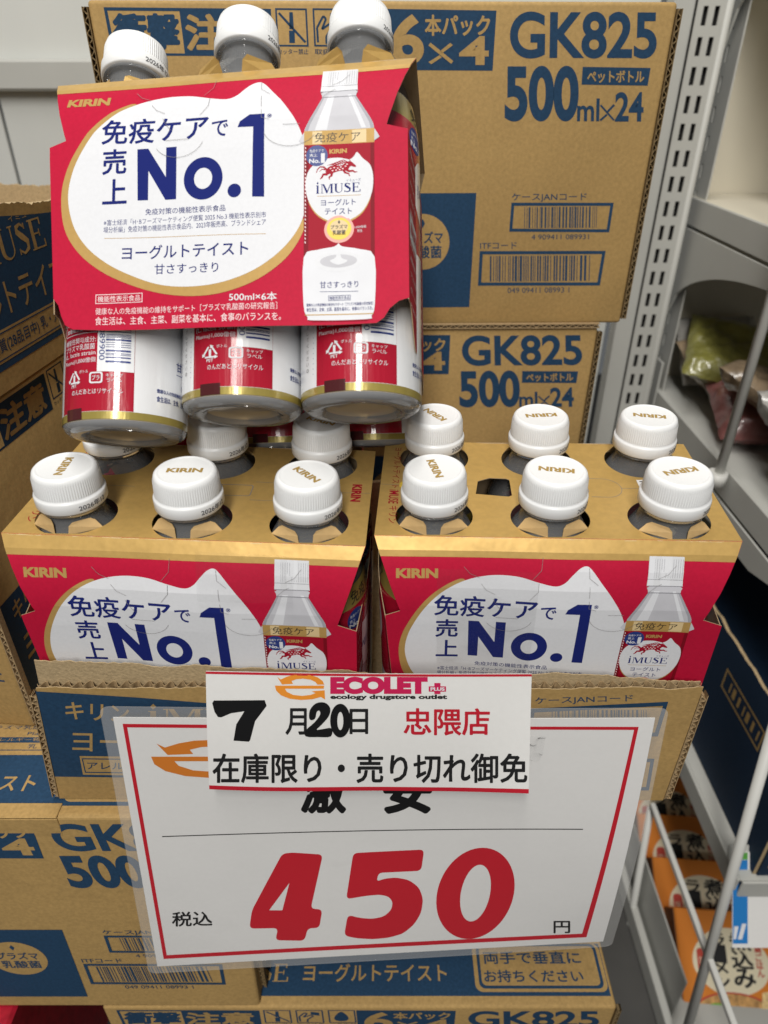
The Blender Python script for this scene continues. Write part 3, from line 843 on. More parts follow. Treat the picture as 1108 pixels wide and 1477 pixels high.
def front_art():
    A = Art(lambda x, y: (x / 1000, y / 1000))
    # gold head strip
    A.poly('gold', 0, [(-100.3, .15), (100.3, .15), (96.9, 11.6), (-96.9, 11.6)])
    white = [(17.5, 15.2), (20.5, 17.2), (26, 24.5), (33, 34), (39.5, 45), (43.6, 57), (45.3, 72), (44.6, 88), (40.5, 101), (31.5, 112.5), (18, 122), (2, 127.6), (-15, 129.2), (-32, 127.3), (-48, 121.5), (-62, 114),
             (-73, 104.5), (-80, 93), (-83.2, 78.5), (-81.5, 65), (-76.5, 52.5), (-69.5, 41), (-60, 31.5), (-48, 25), (-34, 21.8), (-20, 22.2), (-8, 25.4), (1, 27.2), (6.2, 25.2), (10.2, 20.6), (14, 16.6)]
    gold = [(-52, 24.5), (-62, 29.8), (-71.5, 38.8), (-79, 50.5), (-84.8, 64), (-87, 78.5), (-84.5, 95.5), (-76.5, 108.5), (-64, 118.8), (-49, 126.2), (-32, 131.8), (-14, 134.3), (3, 133), (20, 127), (34, 116.8), (42, 105),
            (44.4, 95), (30, 110), (0, 126), (-40, 122), (-76, 96), (-80, 66), (-66, 38), (-50, 27)]
    A.poly('goldink', 1, smooth_loop(gold, 5))
    A.poly('cwhite', 2, smooth_loop(white, 6))
    N = 'navy'
    A.text('KIRIN', 'goldink', 1, -88, 18.4, -64.3, 24.2, bold=.05, shear=.0)
    A.text('免疫ケア', N, 3, -66, 35.0, -7.8, 49.2, bold=.018, dy=1.2)
    A.text('で', N, 3, -5.6, 40.8, 3.0, 49.6, bold=.014)
    A.text('売', N, 3, -64.9, 52.4, -52.2, 66.0, bold=.02)
    A.text('上', N, 3, -64.4, 69.0, -51.6, 82.2, bold=.02)
    A.poly(N, 3, [(-46.2, 53.0), (-40.2, 53.1), (-30.2, 69.4), (-30.3, 53.2), (-24.6, 53.3), (-24.3, 82.0), (-30.2, 81.9), (-39.8, 65.4), (-39.7, 81.4), (-45.4, 81.2)])
    A.poly(N, 3, ell(-9.8, 71.9, 10.5, 11.5, 44), ell(-9.8, 71.9, 4.9, 5.7, 36))
    A.poly(N, 3, ell(7.0, 79.7, 3.6, 3.7, 24))
    A.poly(N, 3, [(16.4, 83.5), (16.5, 45.6), (8.2, 45.4), (9.4, 42.2), (14.4, 38.4), (22.3, 38.4), (22.7, 83.9)])
    A.text('※', N, 3, 23.6, 38.6, 26.2, 41.2)
    A.text('免疫対策の機能性表示食品', N, 3, -41, 86.0, 2.4, 89.4, bold=.006, dy=.9)
    A.text('※富士経済「H･Bフーズマーケティング便覧 2025 No.3 機能性表示別市', N, 3, -63.5, 90.8, 23.7, 94.0, dy=1.0)
    A.text('場分析編」免疫対策の機能性表示食品内、2023年販売高、ブランドシェア', N, 3, -63.5, 94.6, 23.7, 98.0, dy=1.0)
    A.line('goldink', 3, [(-63, 100.9), (23.8, 103.6)], .28)
    A.text('ヨーグルトテイスト', N, 3, -53.2, 105.6, 14.6, 113.0, bold=.012, dy=1.3)
    A.text('甘さすっきり', N, 3, -35.3, 116.2, -1.0, 121.6, bold=.008, dy=.9)
    P = 'pink'
    A.frame(P, 1, -66.8, 131.0, -41.6, 136.0, .35); A.text('機能性表示食品', P, 2, -65.6, 131.9, -42.8, 135.1, bold=.004)
    A.text('健康な人の免疫機能の維持をサポート［プラズマ乳酸菌の研究報告］', P, 1, -66.7, 138.2, 29.8, 141.8, dy=1.2)
    A.text('食生活は、主食、主菜、副菜を基本に、食事のバランスを。', P, 1, -66.7, 143.0, 31.8, 147.3, bold=.004, dy=1.6)
    A.text('500ml×6本', 'cwhite', 1, 4.9, 133.6, 29.5, 138.0, bold=.01, dy=.6)
    # the printed bottle
    c = 61.1
    B1, B2 = 'cwhite', 'pbody'
    A.poly('pcap', 3, [(51.2, 9.0), (70.0, 9.2), (70.2, 22), (70.5, 26.6), (51.0, 26.6), (51.2, 22)])
    A.poly('pbody', 4, smooth_loop([(52.4, 26.6), (69.4, 26.6), (69.8, 30.6), (74.2, 38.6), (78.2, 46.0), (79.3, 50.2), (79.4, 57), (43.2, 57), (43.2, 50.2), (44.6, 46.0), (48.3, 38.6), (52.2, 30.6)], 3))
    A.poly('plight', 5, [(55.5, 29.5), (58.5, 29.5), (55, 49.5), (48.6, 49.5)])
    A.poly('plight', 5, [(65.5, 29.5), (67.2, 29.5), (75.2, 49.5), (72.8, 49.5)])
    A.line('pline', 5, [(52.0, 30.4), (69.9, 30.6)], .5); A.line('pline', 5, [(51.0, 26.3), (70.4, 26.4)], .45); A.line('pline', 5, [(51.2, 22.4), (70.2, 22.6)], .25)
    A.poly('goldink', 6, [(43.2, 49.7), (79.4, 50.2), (79.4, 57.9), (43.2, 57.4)]); A.poly('palegold', 6.5, [(47.5, 50.2), (52.5, 50.2), (52.5, 57.1), (47.5, 57.1)]); A.poly('palegold', 6.5, [(68, 50.4), (75.5, 50.5), (75.5, 57.5), (68, 57.4)])
    A.text('免疫ケア', 'toner', 7, 48.6, 50.9, 72.3, 56.3, bold=.0, dy=.5)
    A.poly('dred', 6, [(43.2, 57.4), (79.4, 57.9), (79.4, 142.5), (77.8, 149.0), (75.2, 150.6), (47.8, 150.2), (45.2, 148.6), (43.2, 142)])
    A.text('KIRIN', 'goldink', 8, 56.3, 60.3, 65.3, 62.7, bold=.045)
    sh = [(70.6, 62.6), (73.4, 66.0), (77.4, 70.2), (78.8, 77.5), (77.4, 86.5), (72.0, 95.2), (61.3, 99.4), (50.8, 95.0), (45.2, 86.0), (44.2, 76.5), (46.8, 69.6), (53.5, 65.6), (61, 65.0), (66.6, 66.2), (69, 64.6)]
    A.poly('goldink', 7, smooth_loop([(x, y + .9) for x, y in sh], 4)); A.poly('cwhite', 8, smooth_loop(sh, 4))
    A.poly('fnavy', 9, ell(49.9, 63.4, 5.6, 5.6, 32))
    A.text('免疫ケアで', 'cwhite', 10, 46.2, 60.0, 53.4, 61.6, bold=.01); A.text('売上', 'cwhite', 10, 46.2, 62.3, 50.0, 64.0, bold=.015); A.text('No.', 'cwhite', 10, 45.9, 64.9, 51.4, 67.3, bold=.03); A.text('1', 'cwhite', 10, 52.0, 62.2, 54.0, 67.4, bold=.04)
    # galloping emblem
    R = 'dred'
    A.poly(R, 9, smooth_loop([(54.6, 71.2), (56.2, 69.6), (58.6, 69.0), (61.2, 69.3), (63.2, 68.9), (64.6, 67.8), (66.2, 67.2), (67.6, 67.5), (68.8, 68.6), (70.0, 69.8), (69.8, 70.5), (68.6, 70.3), (67.4, 69.9), (66.6, 70.6), (65.8, 71.6),
                              (63.6, 72.1), (61.2, 72.2), (59.0, 72.8), (57.0, 73.4), (55.2, 73.2), (54.4, 72.3)], 4))
    def limb(pts, w0, w1):
        n = len(pts); L = []; Q = []
        for i, (x, y) in enumerate(pts):
            a = pts[max(i - 1, 0)]; b = pts[min(i + 1, n - 1)]; d = Vector((b[0] - a[0], b[1] - a[1])).normalized(); wd = w0 + (w1 - w0) * i / (n - 1)
            L.append((x - d.y * wd / 2, y + d.x * wd / 2)); Q.append((x + d.y * wd / 2, y - d.x * wd / 2))
        A.poly(R, 9, L + Q[::-1])
    limb([(56.0, 72.4), (54.6, 73.6), (53.2, 73.6), (52.4, 75.2), (51.6, 75.9)], 1.9, .5)
    limb([(57.6, 72.9), (57.4, 74.4), (56.2, 75.2), (56.4, 76.4)], 1.5, .5)
    limb([(64.8, 71.4), (66.6, 72.6), (68.4, 72.4), (69.4, 73.2), (70.6, 73.1)], 1.5, .45)
    limb([(63.6, 71.6), (64.4, 73.2), (66.2, 73.8), (66.8, 75.2)], 1.4, .45)
    limb([(55.0, 71.2), (53.4, 69.6), (51.6, 69.4), (50.2, 70.8), (49.6, 72.6)], 1.1, .3); limb([(54.4, 71.0), (52.4, 70.8), (51.2, 72.0)], .7, .2)
    for i in range(6): limb([(65.6 - i * 1.1, 67.7 + i * .28), (63.6 - i * 1.15, 66.4 + i * .42), (61.2 - i * 1.2, 66.9 + i * .38)], .75, .15)
    limb([(67.2, 67.6), (66.6, 66.2), (65.4, 65.9)], .5, .15)
    for x, y in ((57, 70.6), (58.8, 70.2), (60.6, 70.6), (62.2, 70.1), (58.0, 71.8), (59.8, 71.6), (61.6, 71.4), (63.2, 71.0), (64.6, 69.8), (65.4, 68.8)): A.poly('pink', 10, ell(x, y, .5, .32, 8))
    A.text('イミューズ', N, 9, 65.0, 76.5, 72.4, 78.0)
    A.imuse(N, 9, 49.5, 78.7, 72.6, 83.6)
    A.line('goldink', 9, [(50, 85.0), (72.4, 85.4)], .25)
    A.text('ヨーグルト', N, 9, 52.0, 86.8, 69.8, 90.2, bold=.008, dy=.3)
    A.text('テイスト', N, 9, 54.0, 91.6, 67.8, 94.9, bold=.008, dy=.3)
    A.poly('pglow', 8.5, ell(61.3, 102.8, 7.6, 7.2, 32)); A.poly('yellow', 10, ell(61.3, 102.6, 6.3, 5.8, 32)); A.poly('palegold', 11, ell(61.3, 101.6, 4.6, 3.6, 28))
    A.poly('toner', 12, [(61.3, 98.0), (61.9, 99.3), (61.3, 100.2), (60.7, 99.3)])
    A.text('プラズマ', 'toner', 12, 57.0, 100.6, 65.6, 102.6, bold=.02); A.text('乳酸菌', 'toner', 12, 58.0, 103.4, 64.6, 105.8, bold=.02)
    A.text('1,000億個', 'cwhite', 9, 69.2, 101.4, 75.0, 102.9); A.text('配合', 'cwhite', 9, 70.6, 103.4, 73.2, 104.9)
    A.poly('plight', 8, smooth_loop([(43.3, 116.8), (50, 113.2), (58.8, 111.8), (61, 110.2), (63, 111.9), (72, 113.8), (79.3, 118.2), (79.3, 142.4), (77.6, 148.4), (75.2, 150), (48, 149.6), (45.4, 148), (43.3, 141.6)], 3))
    A.poly('cwhite', 9, ell(61, 119.6, 12.4, 5.2, 40)); A.poly('pbody', 10, ell(61, 119.4, 9.4, 3.4, 36)); A.poly('cwhite', 11, smooth_loop([(60.4, 112), (61.6, 112), (62.4, 117.6), (65.6, 119.4), (61, 121.4), (56.6, 119.2), (59.6, 117.4)], 4))
    A.text('甘さすっきり', N, 10, 51.6, 129.7, 71.0, 133.2, bold=.006, dy=.3); A.line(N, 10, [(51.6, 135.0), (71, 135.5)], .22)
    A.frame(N, 10, 55.8, 137.2, 67.1, 139.9, .22); A.text('機能性表示食品', N, 10, 56.4, 137.7, 66.5, 139.4, bold=.006)
    A.text('健康な人の免疫機能の維持をサポート［プラズマ乳酸菌の研究報告］', N, 10, 44.8, 140.9, 78.4, 142.5, bold=.012, dy=.3)
    A.text('食生活は、主食、主菜、副菜を基本に、食事のバランスを。', N, 10, 44.8, 143.2, 78.4, 145.1, bold=.012, dy=.3)
    A.line('goldink', 10, [(44.0, 146.8), (78.6, 147.3)], .5)
    for k in range(26): A.line('pink', 8, [(43.9, 58.5 + k * 2), (44.1, 59.5 + k * 2)], .5)
    rr = random.Random(4)
    for k in range(46):
        x = rr.uniform(-99, 97); L = rr.uniform(.8, 7)
        A.line('palegold', 1, [(x, .35 + rr.uniform(-.15, .5)), (x + L, .35 + rr.uniform(-.15, .5))], rr.uniform(.08, .28))
    for k in range(15): A.line('pline2', 5, [(52.0 + k * 1.25, 10.6), (52.0 + k * 1.25, 21.6)], .22)
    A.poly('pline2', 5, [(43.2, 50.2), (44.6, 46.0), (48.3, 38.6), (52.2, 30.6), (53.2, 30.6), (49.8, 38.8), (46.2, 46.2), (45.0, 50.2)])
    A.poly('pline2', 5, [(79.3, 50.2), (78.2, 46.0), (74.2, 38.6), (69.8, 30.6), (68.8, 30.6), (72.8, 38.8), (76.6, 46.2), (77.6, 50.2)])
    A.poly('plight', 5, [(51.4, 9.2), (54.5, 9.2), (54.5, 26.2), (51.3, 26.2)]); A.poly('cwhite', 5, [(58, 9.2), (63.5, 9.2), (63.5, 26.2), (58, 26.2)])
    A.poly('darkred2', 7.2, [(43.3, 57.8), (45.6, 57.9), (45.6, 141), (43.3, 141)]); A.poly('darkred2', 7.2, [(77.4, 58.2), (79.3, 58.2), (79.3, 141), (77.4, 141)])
    # cut lines for the carrying handle
    C = 'crease'
    for pts in ([(-50, 17), (-46.5, 21), (-41, 23.5)], [(-40, 27), (-37, 31), (-32, 33.5)], [(-6.5, 10.5), (-7, 18), (-11.5, 23.5)], [(-8, 25.5), (-8.2, 31), (-12.5, 36.5)], [(19, 16), (19.5, 22), (24.5, 26)], [(20, 27), (20.4, 34)],
                [(20.5, 36), (20.8, 41), (25, 42.2)], [(32, 45.5), (41, 45.5)], [(57, 22), (62, 19.5), (66, 14)], [(52.5, 30), (56.5, 26.5), (59, 25)],
                [(-31, 49.5), (-18, 49.8)]): A.line(C, 14, pts, .18)
    A.line(C, 14, ell(-23.5, 48, 14, 11.5, 16, 20, 150), .18); A.line(C, 14, ell(36, 46, 14.5, 11.5, 14, 30, 160), .18); A.line(C, 14, [(-33, 36.5), (-30.5, 41), (-28, 44)], .18)
    return A
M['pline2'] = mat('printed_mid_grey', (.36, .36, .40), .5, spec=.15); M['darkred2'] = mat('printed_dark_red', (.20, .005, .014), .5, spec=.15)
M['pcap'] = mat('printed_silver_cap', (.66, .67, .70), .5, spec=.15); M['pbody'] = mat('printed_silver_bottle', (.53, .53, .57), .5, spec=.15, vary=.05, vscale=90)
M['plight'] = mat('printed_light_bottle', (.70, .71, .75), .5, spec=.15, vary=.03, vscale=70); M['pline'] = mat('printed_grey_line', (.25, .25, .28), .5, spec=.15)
M['dred'] = mat('deep_red_print', (.33, .006, .022), .5, spec=.15); M['pglow'] = mat('printed_rose_halo', (.80, .40, .36), .5, spec=.15)
def side_surf(y, z, h, sg=1): 
    base = .0966 if sg > 0 else .0896 + .0050 * (z - .0655) / .088
    return Vector((sg * (base + (.0035 if sg > 0 else .0085) * math.cos(math.pi * min(.5, max(-.5, y / .139))) - .0002 + h), y, z))
zt, zb = .1535, .0655
SIDE = [(-.0693, zt), (.0693, zt), (.0693, zb), (.064, zb - .001), (.060, zb - .006), (.056, zb - .014), (.050, zb - .019), (-.040, zb - .019), (-.046, zb - .018), (-.052, zb - .012), (-.058, zb - .004), (-.063, zb), (-.0693, zb)]
def side_art():
    A = Art()
    A.T = lambda y, z: (y, -z)
    rows = ['栄養成分表示', '1本(500ml)当たり', 'エネルギー', 'たんぱく質', '脂質', '炭水化物', '食塩相当量', '機能性関与成分:', 'プラズマ乳酸菌', '(L. lactis strain', 'Plasma)1,000億個']
    for i, r in enumerate(rows):
        z = zt - .008 - i * .0082
        A.text(r, 'pink', 0, -.063, -z - .0032, -.063 + .0034 * len(r) + .004, -z, bold=.004)
    A.rect('cwhite', 0, -.0645, -zt + .0405, -.022, -zt + .0540); A.text('届出表示', 'red', 1, -.062, -zt + .044, -.036, -zt + .050, bold=.02)
    for i in range(14): A.rect('pink', 0, -.018, -zt + .008 + i * .0058, .052 - (i * 37 % 11) * .002, -zt + .0092 + i * .0058)
    return A
HOLES = [(u * PITCH, y) for y in (.0335, -.0335) for u in (-1, 0, 1)]
def hole_loop(cx, cy):
    sg = -1 if cy < 0 else 1
    L = []
    for k in range(40):
        a = 2 * math.pi * k / 40
        x = cx + .0226 * math.sin(a); y = cy + .0214 * math.cos(a)
        y = max(-.0531, min(.0531, y)); L.append((x, y))
    return L
ART = {}
def make_carrier(label, loc, rot, handle=False, up=False):
    t = thing('six_pack_carrier', label, 'drink carrier', loc, rot, 'printed board carriers of six bottles')
    kv = KS[1:-1]; ku = frange(-.09, .09, 18)
    if 'f' not in ART:
        fp = sheet('front_panel', [PANEL], panel_surf, ('red', 'inner'), t, ku=ku, kv=kv); ART['f'] = fp.data
        pr = front_art().build('front_print', panel_surf, fp, ku=ku, kv=kv, dh=.00004, h0=.0001); ART['fp'] = pr.data
        bp = sheet('back_panel', [PANEL], panel_surf_back, ('red', 'inner'), t, ku=ku, kv=kv); ART['b'] = bp.data
        A = Art(); A.poly('gold', 0, [(-.1003, .0002), (.1003, .0002), (.0969, .0116), (-.0969, .0116)])
        A.poly('cwhite', 1, smooth_loop([(.035, .022), (-.01, .023), (-.022, .016), (-.035, .026), (-.046, .05), (-.045, .085), (-.03, .115), (.015, .128), (.06, .115), (.083, .08), (.07, .042)], 6))
        ART['bp'] = A.build('back_print', panel_surf_back, bp, ku=ku, kv=kv).data
        for sg in (1, -1):
            sf = sheet('side_flap', [SIDE], lambda y, z, h, sg=sg: side_surf(y, z, h, sg), ('red', 'inner'), t, ku=frange(-.06, .06, 12))
            ART['s%d' % sg] = sf.data
            ART['sp%d' % sg] = side_art().build('side_print', (lambda y, z, h: side_surf(y, z, h, 1)) if sg > 0 else (lambda y, z, h: side_surf(-y, z, h, -1)), sf, ku=frange(-.06, .06, 12)).data
    else:
        fp = link('front_panel', ART['f'], t); link('front_print', ART['fp'], fp)
        bp = link('back_panel', ART['b'], t); link('back_print', ART['bp'], bp)
        for sg in (1, -1):
            sf = link('side_flap', ART['s%d' % sg], t); link('side_print', ART['sp%d' % sg], sf)
    # top board with its six neck holes
    loops = [[(-.1005, -.0545), (.1005, -.0545), (.1005, .0545), (-.1005, .0545)]] + [hole_loop(*h) for h in HOLES]
    if handle: loops.append([(-.0415, -.009), (-.0215, -.0105), (-.0195, -.009), (-.0195, .009), (-.0215, .0105), (-.032, .0105), (-.0395, .006)])
    def tsurf(x, y, h):
        sag = -.0022 * math.cos(math.pi * x / .21) * math.cos(math.pi * y / .12) + .0006 * math.sin(x * 90)
        return Vector((x, y, .203 + sag * .6 + h))
    tp = sheet('top_board', loops, tsurf, ('gold', 'inner'), t, ku=frange(-.095, .095, 19), kv=frange(-.045, .045, 6))
    A = Art()
    A.text('キリン', 'dred', 0, -.0935, .024, -.0885, .042, turn=90, bold=0); A.text('iMUSE', 'dred', 0, -.0945, .006, -.0885, .0215, turn=90, bold=.01); A.text('ヨーグルトテイスト', 'dred', 0, -.0935, -.047, -.0885, .004, turn=90)
    A.text('KIRIN', 'dred', 0, .0885, -.010, .0945, .010, turn=90, bold=.045)
    A.poly('crease', 0, rrect(.004, -.0065, .0275, .0065, .002), rrect(.0045, -.006, .027, .006, .0016))
    A.poly('toner', 0, [(-.0125, 0), (-.009, -.0018), (-.009, -.0006), (-.005, -.0006), (-.005, .0006), (-.009, .0006), (-.009, .0018)])
    A.line('crease', 0, [(.028, -.0105), (.038, -.0105)] + ell(.038, 0, .010, .0105, 14, -90, 90) + [(.028, .0105)], .0003)
    A.line('crease', 0, [(-.1, .0001), (-.045, .0001)], .00025); A.line('crease', 0, [(.048, .0001), (.1, .0001)], .00025)
    A.poly('yellow', 0, ell(-.0835, 0, .0052, .0052, 24)); A.poly('toner', 1, [(-.0835, -.003), (-.0825, -.0015), (-.0835, 0), (-.0845, -.0015)])
    if handle: A.poly('paper', 0, rc(.0590, -.0095, .0735, .0045)); A.line('toner', 1, [(.0605, -.0075), (.072, -.0078)], .0008); A.line('toner', 1, [(.063, -.005), (.069, -.0052)], .0006)
    A.build('top_print', lambda x, y, h: tsurf(x, -y, h), tp, ku=frange(-.095, .095, 19), kv=frange(-.045, .045, 6))
    # kraft neck flaps, two to a hole
    for i, (cx, cy) in enumerate(HOLES):
        for a0 in (-36, 36):
            key = 'flap%d%d%d' % (i, a0, up and cy < 0)
            if key not in ART:
                a, hw, tw = rad(a0 + random.uniform(-2, 2)), rad(26), rad(20); lift = random.uniform(-.0008, .0012)
                sg = -1 if cy < 0 else 1
                q = []
                for aa, r, z in ((a - hw, .0226, .2032), (a + hw, .0226, .2032), (a + tw * 1.12, .0186, .2080 + lift), (a + tw * .8, .0174, .2096 + lift), (a - tw * .8, .0174, .2096 + lift), (a - tw * 1.12, .0186, .2080 + lift)):
                    q.append(Vector((cx + r * math.sin(aa), max(-.0530, min(.0530, cy + sg * r * math.cos(aa))), z - .0008)))
                if up and cy < 0 and cx > -.01:
                    q = [Vector((cx + r * math.sin(aa), max(-.0543 if z < .205 else -.0575, cy - r * math.cos(aa)), z)) for aa, r, z in ((a - hw, .0275, .2024), (a + hw, .0275, .2024), (a + tw * 1.12, .0262, .2078), (a + tw * .8, .0255, .2108), (a - tw * .8, .0255, .2108), (a - tw * 1.12, .0262, .2078))]
                F = [tuple(range(6)), (11, 10, 9, 8, 7, 6)] + [(k, (k + 1) % 6, 6 + (k + 1) % 6, 6 + k) for k in range(6)]
                ART[key] = mesh_from('neck_flap', q + [p + Vector((0, .0006 if up else 0, -.0005)) for p in q], F, ['gold' if up else 'flap'])
            link('neck_flap', ART[key], tp)
    return t
def eul(a, b, c): return Euler((rad(a), rad(b), rad(c)), 'XYZ')
R_loc, R_rot = Vector((.1029, .3803, -.4160)), eul(2.44, -1.22, -3.51)
L_loc, L_rot = Vector((-.1116, .3722, -.4155)), eul(1.13, .99, -2.3)
T_loc, T_rot = Vector((-.0762, .3713, -.1924)), eul(-36.4, -3.66, -4.4)
make_carrier('gold-topped red six-pack carrier upright in the tray on the right, with an open handle slot', R_loc, R_rot, True)
make_carrier('gold-topped red six-pack carrier upright in the tray on the left, under the leaning one', L_loc, L_rot)
make_carrier('red six-pack carrier lying back on top of the display, its front panel fully visible', T_loc, T_rot, up=True)
make_carrier('red six-pack carrier in shade at the rear of the tray, beneath the leaning one', Vector((-.118, .5180, -.4165)), eul(0, 0, -1.5))
def pack_bottles(loc, rot, logos, labels):
    m = rot.to_matrix()
    for (u, y), lg, lb in zip(HOLES, logos, labels):
        if lb: put_bottle(loc + m @ Vector((u, y, 0)), m, lb, lg)
side = {'R': 'right-hand upright six-pack', 'L': 'left-hand upright six-pack'}
pos = ['rear left', 'rear middle', 'rear right', 'front left', 'front middle', 'front right']
pack_bottles(R_loc, R_rot, [128, 186, 170, -74, 171, 197], ['white-capped bottle at the %s of the %s' % (p, side['R']) for p in pos])
pack_bottles(L_loc, L_rot, [-60, -78, -24, -86, 4, -44], ['white-capped bottle at the %s of the %s' % (p, side['L']) for p in pos])
m = T_rot.to_matrix()
ax = m @ Vector((0, 0, 1))
for u, sl, sp, lb in ((-1, .006, 6, 'bottle at the left front of the leaning six-pack, slid lowest'), (0, .0175, 18, 'bottle in the middle front of the leaning six-pack'), (1, .0175, 15, 'bottle at the right front of the leaning six-pack')):
    mt = m @ Matrix.Rotation(rad(-.3), 3, 'X')
    piv = T_loc + m @ Vector((u * PITCH, -.031 if u < 0 else -.0285, .055))
    put_bottle(piv - mt @ Vector((0, 0, .055 - sl)), mt @ Matrix.Rotation(rad(sp), 3, 'Z'), lb, 0)
m2 = eul(-27, -3.77, -3.72).to_matrix()
for u, sp, lb in ((0, 16, 'bottle lying behind in the leaning six-pack, in its middle'), (1, 14, 'bottle lying behind in the leaning six-pack, at its right end')):
    put_bottle(Vector((-.073 + .0665 * u, .4545 - .004 * u, -.2300 + .004 * u)), m2 @ Matrix.Rotation(rad(sp), 3, 'Z'), lb, 0)

# ================================================================== price board and strip
def quad_surf(TL, TR, BR, BL, bow):
    TL, TR, BR, BL = map(Vector, (TL, TR, BR, BL))
    n = (TR - TL).cross(BL - TL).normalized()
    if n.y > 0: n = -n
    o = (TL + TR + BR + BL) / 4
    def f(u, v, h): return TL.lerp(TR, u).lerp(BL.lerp(BR, u), v) + n * (h + bow(u, v)) - o
    return f, o
SRC = [(163, 1035), (945, 1036), (870, 1358), (227, 1394)]
def bow(u, v): return .0008 * math.sin(math.pi * u) * (1 - v) + .0040 * (u ** 3) * math.sin(math.pi * v) - .0015 * math.sin(math.pi * v) * math.sin(math.pi * u)
sg_surf, so = quad_surf((-.1607, .284, -.3212), (.1603, .283, -.3206), (.1593, .262, -.5319), (-.1678, .257, -.5573), bow)
sg = thing('price_board', 'laminated white price board with red frame hung on the front of the tray', 'price sign', so)
kk = frange(-.02, 1.02, 26)
sheet('paper', [rc(0, 0, 1, 1)], lambda u, v, h: sg_surf(u, v, h), ('sheet', 'sheet'), sg, ku=kk, kv=kk, th=.0006)
mx, my = .0225, .034
lamo = rrect(-mx, -my, 1 + mx, 1 + my, .02)
sheet('laminate_margin', [lamo, list(reversed(rc(.0005, .0005, .9995, .9995)))], lambda u, v, h: sg_surf(u, v, h), ('lam', 'lam'), sg, ku=kk, kv=kk, th=.0006)
A = Art(traced(sg_surf, so))
def z5(pts): return [(150 + x / 1.368, 1000 + y / 1.368) for x, y in pts]
fo = z5([(37, 60), (1055, 66), (952, 481), (118, 524)]); fi = z5([(46, 67), (1046, 72), (943.5, 474), (124, 516.5)])
for i in range(4): A.poly('signred', 0, [fo[i], fo[(i + 1) % 4], fi[(i + 1) % 4], fi[i]])
def logo(A, m, lay, x, y, sx, sy):
    P = lambda pts: [(x + a * sx, y + b * sy) for a, b in pts]
    A.poly(m, lay, P([(0, .10), (.075, .20), (.20, .09), (.34, .02), (.52, 0), (.70, .03), (.85, .12), (.95, .26), (.985, .40), (.84, .40), (.80, .30), (.70, .21), (.54, .17), (.40, .19), (.30, .26), (.33, .37), (.10, .395)]))
    A.poly(m, lay, P([(-.05, .44), (.985, .44), (.97, .56), (.16, .56), (.20, .68), (.33, .80), (.52, .84), (.70, .80), (.80, .73), (.72, .66), (.99, .62), (1.0, .98), (.91, .88), (.74, .97), (.50, 1.0), (.26, .95), (.08, .82), (-.02, .64)]))
logo(A, 'dorange', 0, 226, 1067, 160, 55)
A.text('激', 'black', 0, 436, 1112, 497, 1171, bold=.04); A.text('安', 'black', 0, 556, 1112, 620, 1171, bold=.045)
A.line('toner', 0, [(234, 1206.5), (841, 1196)], 1.3)
A.text('税込', 'toner', 0, 248.7, 1315.5, 306, 1336, bold=.02, dy=-.8)
A.text('円', 'toner', 0, 799, 1328.5, 822, 1345.5, bold=.02)
four = z5([(352, 316), (372, 314), (432, 318), (408, 425), (431, 426), (425, 463), (402, 463), (396, 488), (338, 487), (344, 463), (287, 464), (292, 428)])
A.poly('signred', 0, rounded(four, 7), z5([(326, 428), (352, 428), (366, 374)]))
five = [(492, 315), (632, 308), (626, 350), (542, 354), (538, 371), (552, 366), (575, 363), (602, 368), (622, 383), (630, 406), (626, 433), (612, 456), (590, 474), (562, 482), (530, 485), (498, 483), (474, 478), (481, 437), (505, 443), (530, 445), (553, 440), (567, 427), (570, 412), (562, 401), (545, 397), (520, 399), (478, 406)]
A.poly('signred', 0, rounded(z5(five), 7))
def slant(l): return [(x - (y - 395) * .16, y) for x, y in l]
A.poly('signred', 0, z5(slant(ell(733, 394.5, 76, 90, 60))), z5(slant(ell(733, 394, 29, 56, 40))))
A.build('lettering', sg_surf, sg, ku=kk, kv=kk)
# sticker strip
SS = [(297, 968), (767, 972), (760, 1138), (302, 1138)]
def bow2(u, v): return .0012 * math.sin(math.pi * v) + .004 * math.sin(math.pi * u) * (1 - v) * .3 + .006 * max(0, u - .72) ** 2 / .08 * v ** 2 + .0006 * math.sin(u * 9) * v
st_surf, o2 = quad_surf((-.1014, .2865, -.2858), (.084, .2855, -.2869), (.0872, .2695, -.3682), (-.1069, .2700, -.3688), bow2)
st = thing('notice_strip', 'white paper notice with red edges taped over the top of the price board', 'paper notice', o2)
def curl(u): return 1.0 + .02 * math.sin(u * 3) - .03 * max(0, (u - .7) / .3) ** 2
sheet('paper', [rc(0, 0, 1, 0)[:2] + [(1 - i / 30, curl(1 - i / 30)) for i in range(31)]], st_surf, ('paper', 'paper'), st, ku=frange(.04, .96, 23), kv=frange(.1, .9, 8), th=.0003)
A = Art(traced(st_surf, o2))
def z4(pts): return [(260 + x / 2.052, 940 + y / 2.052) for x, y in pts]
A.items.append(([(i / 30, .0015) for i in range(31)] + [(1 - i / 30, .020) for i in range(31)], [(i, i + 1, 60 - i, 61 - i) for i in range(30)], 'stred', 0))
A.items.append(([(.0, curl(0) - .038)] + [(i / 30, curl(i / 30) - .038) for i in range(1, 31)] + [(1 - i / 30, curl(1 - i / 30) - .0005) for i in range(31)], [(i, i + 1, 60 - i, 61 - i) for i in range(30)], 'stred', 0))
logo(A, 'orange', 0, 400, 972.5, 69, 37)
A.text('ECOLET', 'magenta', 0, 476.5, 976, 617, 1001, bold=.075)
